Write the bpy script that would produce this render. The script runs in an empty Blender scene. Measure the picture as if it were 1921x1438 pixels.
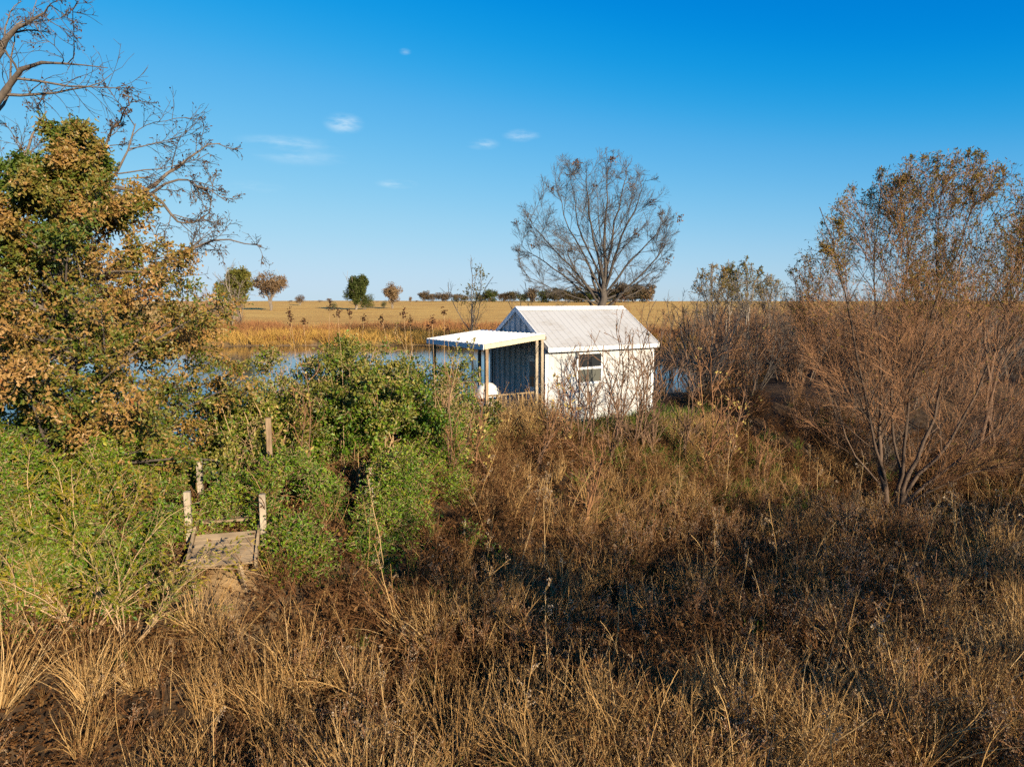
import bpy, math
import numpy as np
from mathutils import Vector, Matrix

# ------------------------------------------------------------------ camera, sky, sun
SC = bpy.context.scene
COL = SC.collection
CZ, FPX, PITCH = 3.65, 1300.0, math.radians(6.75)
cam_data = bpy.data.cameras.new('camera')
cam_data.sensor_width = 36.0
cam_data.lens = 36.0 * FPX / 1921.0
cam_data.clip_start, cam_data.clip_end = 0.1, 9000.0
cam = bpy.data.objects.new('camera', cam_data)
COL.objects.link(cam)
cam.location = (0, 0, CZ)
cam.rotation_euler = (math.pi / 2 - PITCH, 0, 0)
SC.camera = cam

SUN_EL = math.radians(17.5)
SUN_AZ = math.atan2(0.585, -0.811)            # from +Y towards +X: behind the camera, to its right
sun_dir = Vector((math.sin(SUN_AZ) * math.cos(SUN_EL), math.cos(SUN_AZ) * math.cos(SUN_EL), math.sin(SUN_EL)))

world = bpy.data.worlds.new('World')
SC.world = world
world.use_nodes = True
wt = world.node_tree
for n in list(wt.nodes):
    wt.nodes.remove(n)


def wn(kind, **kw):
    n = wt.nodes.new(kind)
    for k, v in kw.items():
        setattr(n, k, v)
    return n


sky = wn('ShaderNodeTexSky', sky_type='NISHITA', sun_disc=False)
sky.sun_elevation = SUN_EL
sky.sun_rotation = SUN_AZ
sky.altitude = 300.0
sky.air_density = 1.0
sky.dust_density = 0.1
sky.ozone_density = 3.0
# the photograph's own colour response for the clear sky: one tone curve per channel over the whole dome
gain = wn('ShaderNodeVectorMath', operation='MULTIPLY')
gain.inputs[1].default_value = (.095, .095, .095)
wt.links.new(sky.outputs[0], gain.inputs[0])
crv = wn('ShaderNodeRGBCurve')
TONE = .84
for ch, pts in ((0, [(0, 0), (.09, .0), (.13, .005), (.19, .062), (.3, .15), (.42, .22), (.7, .31), (1, .34)]),
                (1, [(0, 0), (.19, .135), (.235, .185), (.33, .265), (.5, .355), (.75, .42), (1, .44)]),
                (2, [(0, 0), (.2, .28), (.32, .40), (.45, .47), (.6, .51), (.8, .53), (1, .54)])):
    c = crv.mapping.curves[ch]
    while len(c.points) < len(pts):
        c.points.new(.5, .5)
    for p_, (a_, b_) in zip(c.points, pts):
        p_.location = (a_, b_ * TONE)
        p_.handle_type = 'AUTO_CLAMPED'
crv.mapping.update()
wt.links.new(gain.outputs[0], crv.inputs['Color'])
hsv = wn('ShaderNodeVectorMath', operation='MULTIPLY')
hsv.inputs[1].default_value = (10.0, 10.0, 10.0)
wt.links.new(crv.outputs[0], hsv.inputs[0])
# faint wisps of high cloud, each at its own direction in the sky
tc = wn('ShaderNodeTexCoord')


def sky_dir(px, py):
    x, y = (px - 960.5) / FPX, (719.0 - py) / FPX
    v = Vector((x, math.cos(PITCH) + y * math.sin(PITCH), -math.sin(PITCH) + y * math.cos(PITCH)))
    return v.normalized()


wisp_noise = wn('ShaderNodeTexNoise')
wisp_noise.inputs['Scale'].default_value = 7.0
wisp_noise.inputs['Detail'].default_value = 9.0
wisp_noise.inputs['Roughness'].default_value = 0.62
wisp_map = wn('ShaderNodeMapping')
wisp_map.inputs['Scale'].default_value = (2.2, 1.0, 9.0)
wisp_map.inputs['Rotation'].default_value = (0.0, 0.12, 0.0)
wt.links.new(tc.outputs['Generated'], wisp_map.inputs['Vector'])
wt.links.new(wisp_map.outputs[0], wisp_noise.inputs['Vector'])
acc = None
for (px, py, sx, sz, amp) in [(645, 232, .030, .016, .75), (540, 268, .075, .012, .36), (560, 292, .08, .016, .26),
                              (745, 345, .034, .008, .5), (905, 270, .028, .009, .6), (978, 254, .030, .010, .72),
                              (760, 97, .010, .005, .5), (470, 350, .05, .01, .2), (1500, 60, .3, .02, .0)]:
    d = sky_dir(px, py)
    sub = wn('ShaderNodeVectorMath', operation='SUBTRACT')
    wt.links.new(tc.outputs['Generated'], sub.inputs[0])
    sub.inputs[1].default_value = d
    mul = wn('ShaderNodeVectorMath', operation='MULTIPLY')
    mul.inputs[1].default_value = (1 / sx, 1 / sx, 1 / sz)
    wt.links.new(sub.outputs[0], mul.inputs[0])
    ln = wn('ShaderNodeVectorMath', operation='LENGTH')
    wt.links.new(mul.outputs[0], ln.inputs[0])
    mr = wn('ShaderNodeMapRange', interpolation_type='SMOOTHSTEP')
    mr.inputs[1].default_value, mr.inputs[2].default_value = 0.0, 1.0
    mr.inputs[3].default_value, mr.inputs[4].default_value = amp, 0.0
    wt.links.new(ln.outputs['Value'], mr.inputs[0])
    if acc is None:
        acc = mr.outputs[0]
    else:
        ad = wn('ShaderNodeMath', operation='MAXIMUM')
        wt.links.new(acc, ad.inputs[0])
        wt.links.new(mr.outputs[0], ad.inputs[1])
        acc = ad.outputs[0]
nr = wn('ShaderNodeMapRange', interpolation_type='SMOOTHSTEP')
nr.inputs[1].default_value, nr.inputs[2].default_value = 0.36, 0.66
wt.links.new(wisp_noise.outputs[0], nr.inputs[0])
wm = wn('ShaderNodeMath', operation='MULTIPLY')
wt.links.new(acc, wm.inputs[0])
wt.links.new(nr.outputs[0], wm.inputs[1])
cloudmix = wn('ShaderNodeMixRGB')
cloudmix.inputs[2].default_value = (4.0, 4.7, 5.1, 1)
wt.links.new(wm.outputs[0], cloudmix.inputs[0])
wt.links.new(hsv.outputs[0], cloudmix.inputs[1])
bg = wn('ShaderNodeBackground')
bg.inputs['Strength'].default_value = 0.10
wt.links.new(cloudmix.outputs[0], bg.inputs['Color'])
wo = wn('ShaderNodeOutputWorld')
wt.links.new(bg.outputs[0], wo.inputs[0])

sl = bpy.data.lights.new('sun', 'SUN')
sl.energy = 5.0
sl.angle = math.radians(0.53)
sl.color = (1.0, 0.85, 0.63)
sun = bpy.data.objects.new('sun', sl)
COL.objects.link(sun)
sun.rotation_euler = (-sun_dir).to_track_quat('-Z', 'Y').to_euler()

SC.view_settings.view_transform = 'Standard'
SC.view_settings.look = 'None'
SC.view_settings.exposure = 1.0
SC.view_settings.gamma = 1.0
SC.view_settings.use_curve_mapping = False
cy = SC.cycles
cy.max_bounces = 5
cy.diffuse_bounces = 1
cy.glossy_bounces = 2
cy.transmission_bounces = 3
cy.transparent_max_bounces = 4
cy.use_denoising = False
cy.use_adaptive_sampling = False
cy.use_light_tree = False
cy.sample_clamp_indirect = 4.0
cy.caustics_reflective = False
cy.caustics_refractive = False

# ------------------------------------------------------------------ pixel <-> world


def at(px, py, Y):
    d = sky_dir(px, py)
    return np.array([d.x / d.y * Y, Y, CZ + d.z / d.y * Y])


RNG = np.random.default_rng(11)


def nz(x, y, s=1.0, seed=0):
    """cheap smooth noise, about -1..1"""
    r = np.random.default_rng(1000 + seed)
    out = np.zeros(np.shape(x))
    a = 1.0
    tot = 0
    for o in range(4):
        for k in range(3):
            th, ph = r.uniform(0, 6.28, 2)
            fr = s * (2.0 ** o) * r.uniform(.7, 1.35)
            out = out + a * np.sin((np.cos(th) * x + np.sin(th) * y) * fr + ph)
        tot += a * 1.6
        a *= .55
    return out / tot


# ------------------------------------------------------------------ terrain
CREST = np.array([(-160, -12), (-40, 4.5), (-14, 9.2), (-8, 10.9), (-4, 13), (-1, 17.3), (2.7, 21.9), (6.8, 25.6), (14, 30), (30, 36),
                  (70, 45), (260, 70)], float)
POND = np.array([(-3.5, 16.5), (-9, 13.6), (-16, 11.8), (-32, 9), (-55, 14), (-68, 34), (-62, 54), (-36, 65), (-10, 67.5), (0, 65),
                 (7, 55), (13, 47), (13.2, 39), (10.6, 33.5), (6.6, 28.6), (2.0, 25.3), (-1.0, 21.6)], float)
WATER = -0.58


def seg_dist(P, A, B):
    ab = B - A
    t = np.clip(((P - A) @ ab) / (ab @ ab), 0, 1)
    q = A + t[:, None] * ab
    d = P - q
    side = ab[0] * (P[:, 1] - A[1]) - ab[1] * (P[:, 0] - A[0])
    return np.hypot(d[:, 0], d[:, 1]), side


def crest_dist(x, y):
    P = np.stack([np.ravel(x), np.ravel(y)], 1)
    best = np.full(len(P), 1e9)
    sd = np.zeros(len(P))
    for i in range(len(CREST) - 1):
        d, s = seg_dist(P, CREST[i], CREST[i + 1])
        m = d < best - 1e-9
        best[m] = d[m]
        sd[m] = s[m]
    return best.reshape(np.shape(x)), np.sign(sd).reshape(np.shape(x))   # + = pond side


def pond_sd(x, y):
    P = np.stack([np.ravel(x), np.ravel(y)], 1)
    best = np.full(len(P), 1e9)
    inside = np.zeros(len(P), bool)
    n = len(POND)
    for i in range(n):
        A, B = POND[i], POND[(i + 1) % n]
        d, s = seg_dist(P, A, B)
        best = np.minimum(best, d)
        c = ((A[1] > P[:, 1]) != (B[1] > P[:, 1]))
        xi = (B[0] - A[0]) * (P[:, 1] - A[1]) / (B[1] - A[1] + 1e-12) + A[0]
        inside ^= c & (P[:, 0] < xi)
    return np.where(inside, -best, best).reshape(np.shape(x))


def sstep(a, b, v):
    t = np.clip((v - a) / (b - a), 0, 1)
    return t * t * (3 - 2 * t)


def hz(x, y):
    x = np.asarray(x, float)
    y = np.asarray(y, float)
    d, s = crest_dist(x, y)
    near = np.clip(1 - np.hypot(x, y - 15) / 60, 0, 1)
    base = -1.42 + .13 * nz(x, y, .9, 1) - .55 * np.exp(-((d - 5.4) / 1.25) ** 2)
    berm = -.5 * np.maximum(d - 2.0, 0) + .07 * nz(x, y, 1.3, 2) * near
    base = base - 1.05 * np.exp(-((x - 11.0) / 4.5) ** 2 - ((y - 19.0) / 4.0) ** 2)
    k = 8.0
    zc = np.log(np.exp(k * np.clip(base, -4, 4)) + np.exp(k * np.clip(berm, -4, 4))) / k
    ps = pond_sd(x, y) + .5 * nz(x, y, .5, 3)
    e = np.maximum(ps, 0)
    rise = 3.55 * sstep(80, 330, y + .06 * x) + .18 * sstep(330, 700, y) - 3.5 * sstep(700, 1500, y) + .32 * nz(x, y, .012, 5) * sstep(120, 260, y)
    land = WATER + .42 * (1 - np.exp(-e / 1.5)) + .2 * (1 - np.exp(-e / 12)) + rise + .05 * nz(x, y, .35, 4) * (1 - np.exp(-e / 3))
    bed = WATER - np.minimum(1.3, .35 * np.maximum(-ps, 0))
    far = np.where(ps > 0, land, bed)
    bp = -.45 * np.maximum(d - 2.0, 0) + .05 * nz(x, y, 1.3, 2) * near
    zp = np.log(np.exp(k * np.clip(far, -4, 5)) + np.exp(k * np.clip(bp, -4, 4))) / k
    return np.where(s < 0, zc, zp)


def hz1(x, y):
    return float(hz(np.array([x]), np.array([y]))[0])


def ground(px, py):
    """where the ray through a pixel meets the ground"""
    d = sky_dir(px, py)
    Y = np.linspace(4, 150, 6000)
    X, Z = d.x / d.y * Y, CZ + d.z / d.y * Y
    below = Z < hz(X, Y)
    i = int(np.argmax(below)) if below.any() else len(Y) - 1
    return np.array([X[i], Y[i], hz1(X[i], Y[i])])


# ------------------------------------------------------------------ mesh helpers
def mesh_from(name, V, faces, mats, attrs=None, smooth=False, midx=None):
    """faces: list of int arrays (n,k)"""
    me = bpy.data.meshes.new(name)
    V = np.asarray(V, np.float32)
    me.vertices.add(len(V))
    me.vertices.foreach_set('co', V.ravel())
    faces = [np.asarray(f, np.int32) for f in faces if len(f)]
    if faces:
        loops = np.concatenate([f.ravel() for f in faces])
        tot = np.concatenate([np.full(len(f), f.shape[1], np.int32) for f in faces])
        start = np.concatenate([[0], np.cumsum(tot)[:-1]]).astype(np.int32)
        me.loops.add(len(loops))
        me.loops.foreach_set('vertex_index', loops)
        me.polygons.add(len(tot))
        me.polygons.foreach_set('loop_start', start)
        try:
            me.polygons.foreach_set('loop_total', tot)
        except Exception:
            pass
        if midx is not None:
            me.polygons.foreach_set('material_index', np.asarray(midx, np.int32))
        me.polygons.foreach_set('use_smooth', np.full(len(tot), smooth, bool))
    for m in (mats if isinstance(mats, (list, tuple)) else [mats]):
        me.materials.append(m)
    for k, a in (attrs or {}).items():
        a = np.asarray(a)
        if a.ndim == 2:
            at_ = me.attributes.new(k, 'FLOAT_VECTOR', 'POINT')
            at_.data.foreach_set('vector', a.astype(np.float32).ravel())
        elif a.dtype.kind == 'i':
            at_ = me.attributes.new(k, 'INT', 'POINT')
            at_.data.foreach_set('value', a.astype(np.int32))
        else:
            at_ = me.attributes.new(k, 'FLOAT', 'POINT')
            at_.data.foreach_set('value', a.astype(np.float32))
    me.update(calc_edges=True)
    return me


class Geo:
    """collects verts + quads/ngons with a per-vertex random value and a material slot"""

    def __init__(s):
        s.V, s.F, s.r, s.m, s.n = [], [], [], [], 0

    def add(s, V, faces, rnd=None, mat=0):
        V = np.asarray(V, float)
        s.V.append(V)
        s.r.append(np.zeros(len(V)) + (0 if rnd is None else rnd))
        for f in faces:
            f = np.asarray(f, int)
            if len(f):
                s.F.append(f + s.n)
                s.m.append(np.full(len(f), mat))
        s.n += len(V)
        return s

    def mesh(s, name, mats, smooth=False):
        if not s.V:
            return mesh_from(name, np.zeros((0, 3)), [], mats)
        return mesh_from(name, np.concatenate(s.V), s.F, mats, {'rnd': np.concatenate(s.r)}, smooth, np.concatenate(s.m))


def link(name, data, parent=None, **props):
    o = bpy.data.objects.new(name, data)
    COL.objects.link(o)
    if parent is not None:
        o.parent = parent
    for k, v in props.items():
        o[k] = v
    return o


def empty(name, loc, label, category, group=None, rz=0.0):
    o = link(name, None, label=label, category=category)
    o.location = loc
    o.rotation_euler = (0, 0, rz)
    o.empty_display_size = .3
    if group:
        o['group'] = group
    return o


def box_geo(g, x0, x1, y0, y1, z0, z1, rnd=0, mat=0, M=None, bev=0.0):
    if bev <= 0:
        V = np.array([(x, y, z) for x in (x0, x1) for y in (y0, y1) for z in (z0, z1)], float)
        F = [[(0, 1, 3, 2), (4, 6, 7, 5), (0, 4, 5, 1), (2, 3, 7, 6), (0, 2, 6, 4), (1, 5, 7, 3)]]
    else:
        c = np.array([(x0 + x1) / 2, (y0 + y1) / 2, (z0 + z1) / 2])
        h = np.array([(x1 - x0) / 2, (y1 - y0) / 2, (z1 - z0) / 2])
        b = min(bev, *(h * .45))
        V = []
        idx = {}
        for sx in (-1, 1):
            for sy in (-1, 1):
                for sz in (-1, 1):
                    s = np.array([sx, sy, sz])
                    for ax in range(3):
                        p = s * (h - b)
                        p[ax] = s[ax] * h[ax]
                        idx[(sx, sy, sz, ax)] = len(V)
                        V.append(c + p)
        V = np.array(V)
        Q, T = [], []
        for ax in range(3):
            o1, o2 = [a for a in range(3) if a != ax]
            for s in (-1, 1):
                q = []
                for (a, b_) in ((-1, -1), (1, -1), (1, 1), (-1, 1)):
                    k = [0, 0, 0]
                    k[ax], k[o1], k[o2] = s, a, b_
                    q.append(idx[(*k, ax)])
                flip = (s < 0) != (ax == 1)
                Q.append(q[::-1] if flip else q)
        for ax in range(3):
            o1, o2 = [a for a in range(3) if a != ax]
            for a in (-1, 1):
                for b_ in (-1, 1):
                    k0, k1 = [0, 0, 0], [0, 0, 0]
                    k0[ax], k1[ax] = -1, 1
                    for k in (k0, k1):
                        k[o1], k[o2] = a, b_
                    Q.append([idx[(*k0, o1)], idx[(*k1, o1)], idx[(*k1, o2)], idx[(*k0, o2)]])
        for sx in (-1, 1):
            for sy in (-1, 1):
                for sz in (-1, 1):
                    T.append([idx[(sx, sy, sz, a)] for a in range(3)])
        F = [Q, T]
    if M is not None:
        V = V @ np.array(M.to_3x3()).T + np.array(M.translation)
    g.add(V, F, rnd, mat)


def beam(g, a, b, w, h, rnd=0, mat=0, up=(0, 0, 1)):
    """rectangular bar from a to b, bevelled"""
    a, b = np.array(a, float), np.array(b, float)
    L = np.linalg.norm(b - a)
    t = (b - a) / L
    u = np.cross(up, t)
    if np.linalg.norm(u) < 1e-4:
        u = np.cross((1, 0, 0), t)
    u /= np.linalg.norm(u)
    v = np.cross(t, u)
    g2 = Geo()
    box_geo(g2, -w / 2, w / 2, -h / 2, h / 2, 0, L, bev=min(w, h) * .08)
    V = g2.V[0]
    V = a + V[:, :1] * u + V[:, 1:2] * v + V[:, 2:] * t
    g.add(V, g2.F, rnd, mat)


def nrm(v):
    return v / (np.linalg.norm(v, axis=-1, keepdims=True) + 1e-12)


def tube_arrays(P, R, sides):
    B, K, _ = P.shape
    T = np.empty_like(P)
    T[:, 1:-1] = P[:, 2:] - P[:, :-2]
    T[:, 0] = P[:, 1] - P[:, 0]
    T[:, -1] = P[:, -1] - P[:, -2]
    T = nrm(T)
    ref = np.tile(np.array([.31, .17, .93]), (B, 1))
    par = np.abs((T[:, 0] * ref).sum(1)) > .9
    ref[par] = (1, 0, 0)
    U = nrm(np.cross(T, ref[:, None, :]))
    W = np.cross(T, U)
    a = np.arange(sides) * 2 * np.pi / sides
    V = P[:, :, None, :] + R[:, :, None, None] * (np.cos(a)[None, None, :, None] * U[:, :, None, :] + np.sin(a)[None, None, :, None] * W[:, :, None, :])
    V = V.reshape(-1, 3)
    b = np.arange(B)[:, None, None] * K * sides
    k = np.arange(K - 1)[None, :, None] * sides
    i = np.arange(sides)[None, None, :]
    j = (i + 1) % sides
    F = np.stack([b + k + i, b + k + j, b + k + sides + j, b + k + sides + i], -1).reshape(-1, 4)
    return V, F


def add_tubes(g, P, R, sides=4, mat=0, rng=RNG):
    V, F = tube_arrays(P, R, sides)
    B, K, _ = P.shape
    g.add(V, [F], np.repeat(rng.random(B), K * sides), mat)


def add_ribbons(g, P, W, mat=0, rng=RNG):
    """flat blades; W (B,K) half widths"""
    B, K, _ = P.shape
    T = nrm(P[:, -1] - P[:, 0])
    S = nrm(np.cross(T, rng.normal(size=(B, 3))))
    V = np.stack([P - W[:, :, None] * S[:, None, :], P + W[:, :, None] * S[:, None, :]], 2).reshape(-1, 3)
    b = np.arange(B)[:, None] * K * 2
    k = np.arange(K - 1)[None, :] * 2
    F = np.stack([b + k, b + k + 1, b + k + 3, b + k + 2], -1).reshape(-1, 4)
    g.add(V, [F], np.repeat(rng.random(B), K * 2), mat)


LEAF = {
    'oval': [(0, 0), (.32, .5), (.72, .38), (1, 0)],
    'oak': [(0, 0), (.28, .42), (.46, .17), (.72, .52), (1, 0)],
    'long': [(0, 0), (.3, .5), (.65, .42), (1, 0)],
}


def add_leaves(g, C, A, L, W, shape='oval', mat=0, rng=RNG, fold=.35, rnd=None, droop=.25, N=None):
    """C centre/base, A direction, L length, W full width (arrays)"""
    n = len(C)
    if n == 0:
        return
    A = nrm(A)
    Nn = nrm(np.cross(A, nrm(rng.normal(size=(n, 3))))) if N is None else nrm(N - (N * A).sum(1, keepdims=True) * A)
    S = np.cross(Nn, A)
    pr = np.array(LEAF[shape])
    k = len(pr)
    L = np.broadcast_to(L, n)
    W = np.broadcast_to(W, n)
    fo = fold * rng.uniform(.2, 1.4, n)
    right = C[:, None] + (pr[None, :, 0] * L[:, None])[..., None] * A[:, None] + (pr[None, :, 1] * W[:, None])[..., None] * S[:, None] \
        + ((pr[None, :, 1] * W[:, None]) * fo[:, None])[..., None] * Nn[:, None]
    left = C[:, None] + (pr[None, 1:-1, 0] * L[:, None])[..., None] * A[:, None] - (pr[None, 1:-1, 1] * W[:, None])[..., None] * S[:, None] \
        + ((pr[None, 1:-1, 1] * W[:, None]) * fo[:, None])[..., None] * Nn[:, None]
    right[:, -1] -= (droop * rng.uniform(-.3, 1, n) * L)[:, None] * Nn
    V = np.concatenate([right, left], 1)
    m = V.shape[1]
    o = np.arange(n)[:, None] * m
    fr = o + np.arange(k)[None, :]
    fl = o + np.array([k - 1] + list(range(m - 1, k - 1, -1)) + [0])[None, :]
    r = rng.random(n) if rnd is None else np.broadcast_to(rnd, n)
    g.add(V.reshape(-1, 3), [fr, fl], np.repeat(r, m), mat)


# ------------------------------------------------------------------ branching
def catmull(pts, K):
    pts = np.array(pts, float)
    n = len(pts)
    P = np.vstack([2 * pts[0] - pts[1], pts, 2 * pts[-1] - pts[-2]])
    u = np.linspace(0, n - 1 - 1e-6, K)
    i = u.astype(int)
    t = (u - i)[:, None]
    p0, p1, p2, p3 = P[i], P[i + 1], P[i + 2], P[i + 3]
    return .5 * (2 * p1 + (p2 - p0) * t + (2 * p0 - 5 * p1 + 4 * p2 - p3) * t * t + (3 * p1 - p0 - 3 * p2 + p3) * t ** 3)


def branch_paths(S, D, L, K, wander, up, rng):
    n = len(S)
    P = np.empty((n, K, 3))
    P[:, 0] = S
    d = nrm(D)
    st = (L / (K - 1))[:, None]
    drift = rng.normal(size=(n, 3)) * wander * .5
    for k in range(1, K):
        P[:, k] = P[:, k - 1] + d * st
        d = nrm(d + rng.normal(size=(n, 3)) * wander + drift + np.array([0, 0, up]))
    return P


def grow(P, R, n, t=(.25, 1.), ang=(25, 55), length=(.3, .6), ratio=True, rr=.55, K=6, wander=.12, up=.05, rmin=.002, env=None,
         rng=RNG, taper=.2, tlen=.5, bias=None):
    B, K0, _ = P.shape
    if np.isscalar(n):
        par = np.repeat(np.arange(B), int(n))
    else:
        par = np.repeat(np.arange(B), n)
    N = len(par)
    tt = rng.uniform(t[0], t[1], N)
    u = tt * (K0 - 1) * .9999
    i = u.astype(int)
    f = (u - i)[:, None]
    S = P[par, i] * (1 - f) + P[par, i + 1] * f
    Tn = nrm(P[par, i + 1] - P[par, i])
    rp = R[par, i] * (1 - f[:, 0]) + R[par, i + 1] * f[:, 0]
    side = nrm(np.cross(Tn, rng.normal(size=(N, 3))))
    if bias is not None:
        side = nrm(side + np.array(bias))
    a = np.radians(rng.uniform(ang[0], ang[1], N))[:, None]
    D = Tn * np.cos(a) + side * np.sin(a)
    plen = np.linalg.norm(np.diff(P, axis=1), axis=2).sum(1)[par]
    L = rng.uniform(length[0], length[1], N) * (plen if ratio else 1.0) * (1 - tlen * tt)
    Q = branch_paths(S, D, L, K, wander, up, rng)
    keep = np.ones(N, bool)
    if env is not None:
        c, r = np.array(env[0]), np.array(env[1])
        for _ in range(5):
            o = ((((Q[:, -1] - c) / r) ** 2).sum(1) > 1)
            if not o.any():
                break
            Q[o] = Q[o, :1] + (Q[o] - Q[o, :1]) * .72
        keep = ((((Q[:, -1] - c) / r) ** 2).sum(1) < 1.25)
    r0 = np.maximum(rp * rr * rng.uniform(.75, 1.1, N), rmin)
    RR = np.maximum(r0[:, None] * np.linspace(1, taper, K)[None], rmin * .6)
    return Q[keep], RR[keep]


def tips(P, n, rng, t=(.2, 1)):
    """n points per branch with tangents"""
    B, K, _ = P.shape
    par = np.repeat(np.arange(B), n)
    u = rng.uniform(t[0], t[1], len(par)) * (K - 1) * .9999
    i = u.astype(int)
    f = (u - i)[:, None]
    return P[par, i] * (1 - f) + P[par, i + 1] * f, nrm(P[par, i + 1] - P[par, i])


def limbs(polys, K=12, jit=.0, rng=RNG):
    """polys: list of (points, r0, r1)"""
    P = np.stack([catmull(p, K) for p, _, _ in polys])
    if jit:
        j = rng.normal(size=P.shape) * jit
        j[:, 0] = 0
        P = P + j
    R = np.stack([b + (a - b) * (1 - np.linspace(0, 1, K)) ** 1.5 for _, a, b in polys])
    return P, R


# ------------------------------------------------------------------ materials
def new_mat(name):
    m = bpy.data.materials.new(name)
    m.use_nodes = True
    t = m.node_tree
    for n in list(t.nodes):
        t.nodes.remove(n)
    out = t.nodes.new('ShaderNodeOutputMaterial')
    return m, t, out


def N(t, kind, ins=None, **kw):
    n = t.nodes.new(kind)
    for k, v in kw.items():
        setattr(n, k, v)
    for k, v in (ins or {}).items():
        if hasattr(v, 'is_output'):
            t.links.new(v, n.inputs[k])
        else:
            n.inputs[k].default_value = v
    return n


def ramp(t, fac, stops):
    r = t.nodes.new('ShaderNodeValToRGB')
    e = r.color_ramp.elements
    while len(e) < len(stops):
        e.new(.5)
    for k, (p, c) in enumerate(stops):
        e[k].position = p
        e[k].color = (*c, 1)
    t.links.new(fac, r.inputs[0])
    return r.outputs[0]


def foliage(name, stops, transl=.3, patch=None, patch_scale=.6, rough=.6, vary=.5, gloss=.0):
    """leaf/blade colour from the per-leaf value, a per-clump value and slow patches over the ground"""
    m, t, out = new_mat(name)
    a = N(t, 'ShaderNodeAttribute', attribute_name='rnd')
    oi = N(t, 'ShaderNodeObjectInfo')
    geo = N(t, 'ShaderNodeNewGeometry')
    nt = N(t, 'ShaderNodeTexNoise', {'Vector': geo.outputs['Position'], 'Scale': patch_scale, 'Detail': 3.0})
    f1 = N(t, 'ShaderNodeMath', {0: a.outputs['Fac'], 1: 1 - vary}, operation='MULTIPLY')
    f2 = N(t, 'ShaderNodeMapRange', {0: nt.outputs[0], 1: .3, 2: .7, 3: 0.0, 4: vary})
    f3 = N(t, 'ShaderNodeMath', {0: f1.outputs[0], 1: f2.outputs[0]}, operation='ADD')
    f4 = N(t, 'ShaderNodeMath', {0: oi.outputs['Random'], 1: .3}, operation='MULTIPLY')
    f5 = N(t, 'ShaderNodeMath', {0: f3.outputs[0], 1: f4.outputs[0]}, operation='ADD')
    f6 = N(t, 'ShaderNodeMath', {0: f5.outputs[0], 1: .15}, operation='SUBTRACT', use_clamp=True)
    c = ramp(t, f6.outputs[0], stops)
    d = N(t, 'ShaderNodeBsdfDiffuse', {'Color': c})
    tr = N(t, 'ShaderNodeBsdfTranslucent', {'Color': c})
    mx = N(t, 'ShaderNodeMixShader', {0: transl, 1: d.outputs[0], 2: tr.outputs[0]})
    last = mx
    if gloss:
        gl = N(t, 'ShaderNodeBsdfGlossy', {'Color': (1, 1, 1, 1), 'Roughness': rough})
        last = N(t, 'ShaderNodeMixShader', {0: gloss, 1: mx.outputs[0], 2: gl.outputs[0]})
    t.links.new(last.outputs[0], out.inputs[0])
    return m


def bark(name, c0, c1, scale=6.0, bump=.4):
    m, t, out = new_mat(name)
    geo = N(t, 'ShaderNodeNewGeometry')
    mp = N(t, 'ShaderNodeMapping', {'Vector': geo.outputs['Position'], 'Scale': (scale, scale, scale * .35)})
    nt = N(t, 'ShaderNodeTexNoise', {'Vector': mp.outputs[0], 'Scale': 2.0, 'Detail': 6.0, 'Roughness': .65})
    a = N(t, 'ShaderNodeAttribute', attribute_name='rnd')
    ad = N(t, 'ShaderNodeMath', {0: a.outputs['Fac'], 1: .35}, operation='MULTIPLY')
    ad2 = N(t, 'ShaderNodeMath', {0: ad.outputs[0], 1: nt.outputs[0]}, operation='ADD')
    c = ramp(t, ad2.outputs[0], [(.3, c0), (.95, c1)])
    b = N(t, 'ShaderNodeBump', {'Height': nt.outputs[0], 'Strength': bump, 'Distance': .03})
    p = N(t, 'ShaderNodeBsdfPrincipled', {'Base Color': c, 'Roughness': .85, 'Normal': b.outputs[0]})
    t.links.new(p.outputs[0], out.inputs[0])
    return m


def wood(name, c0, c1, axis=(1, 14, 14), scale=3.0):
    m, t, out = new_mat(name)
    tcn = N(t, 'ShaderNodeTexCoord')
    oi = N(t, 'ShaderNodeObjectInfo')
    off = N(t, 'ShaderNodeMath', {0: oi.outputs['Random'], 1: 37.0}, operation='MULTIPLY')
    vv = N(t, 'ShaderNodeVectorMath', {0: tcn.outputs['Object'], 1: off.outputs[0]}, operation='ADD')
    mp = N(t, 'ShaderNodeMapping', {'Vector': vv.outputs[0], 'Scale': axis})
    nt = N(t, 'ShaderNodeTexNoise', {'Vector': mp.outputs[0], 'Scale': scale, 'Detail': 8.0, 'Roughness': .7})
    n2 = N(t, 'ShaderNodeTexNoise', {'Vector': vv.outputs[0], 'Scale': 2.3, 'Detail': 4.0})
    ad = N(t, 'ShaderNodeMath', {0: nt.outputs[0], 1: n2.outputs[0]}, operation='ADD')
    c = ramp(t, ad.outputs[0], [(.7, c0), (1.25, c1)])
    # stops above 1 are not allowed, so halve
    r = c.node
    hf = N(t, 'ShaderNodeMath', {0: ad.outputs[0], 1: .5}, operation='MULTIPLY')
    t.links.new(hf.outputs[0], r.inputs[0])
    r.color_ramp.elements[0].position, r.color_ramp.elements[1].position = .36, .62
    b = N(t, 'ShaderNodeBump', {'Height': nt.outputs[0], 'Strength': .5, 'Distance': .008})
    p = N(t, 'ShaderNodeBsdfPrincipled', {'Base Color': c, 'Roughness': .8, 'Normal': b.outputs[0]})
    t.links.new(p.outputs[0], out.inputs[0])
    return m


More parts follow.
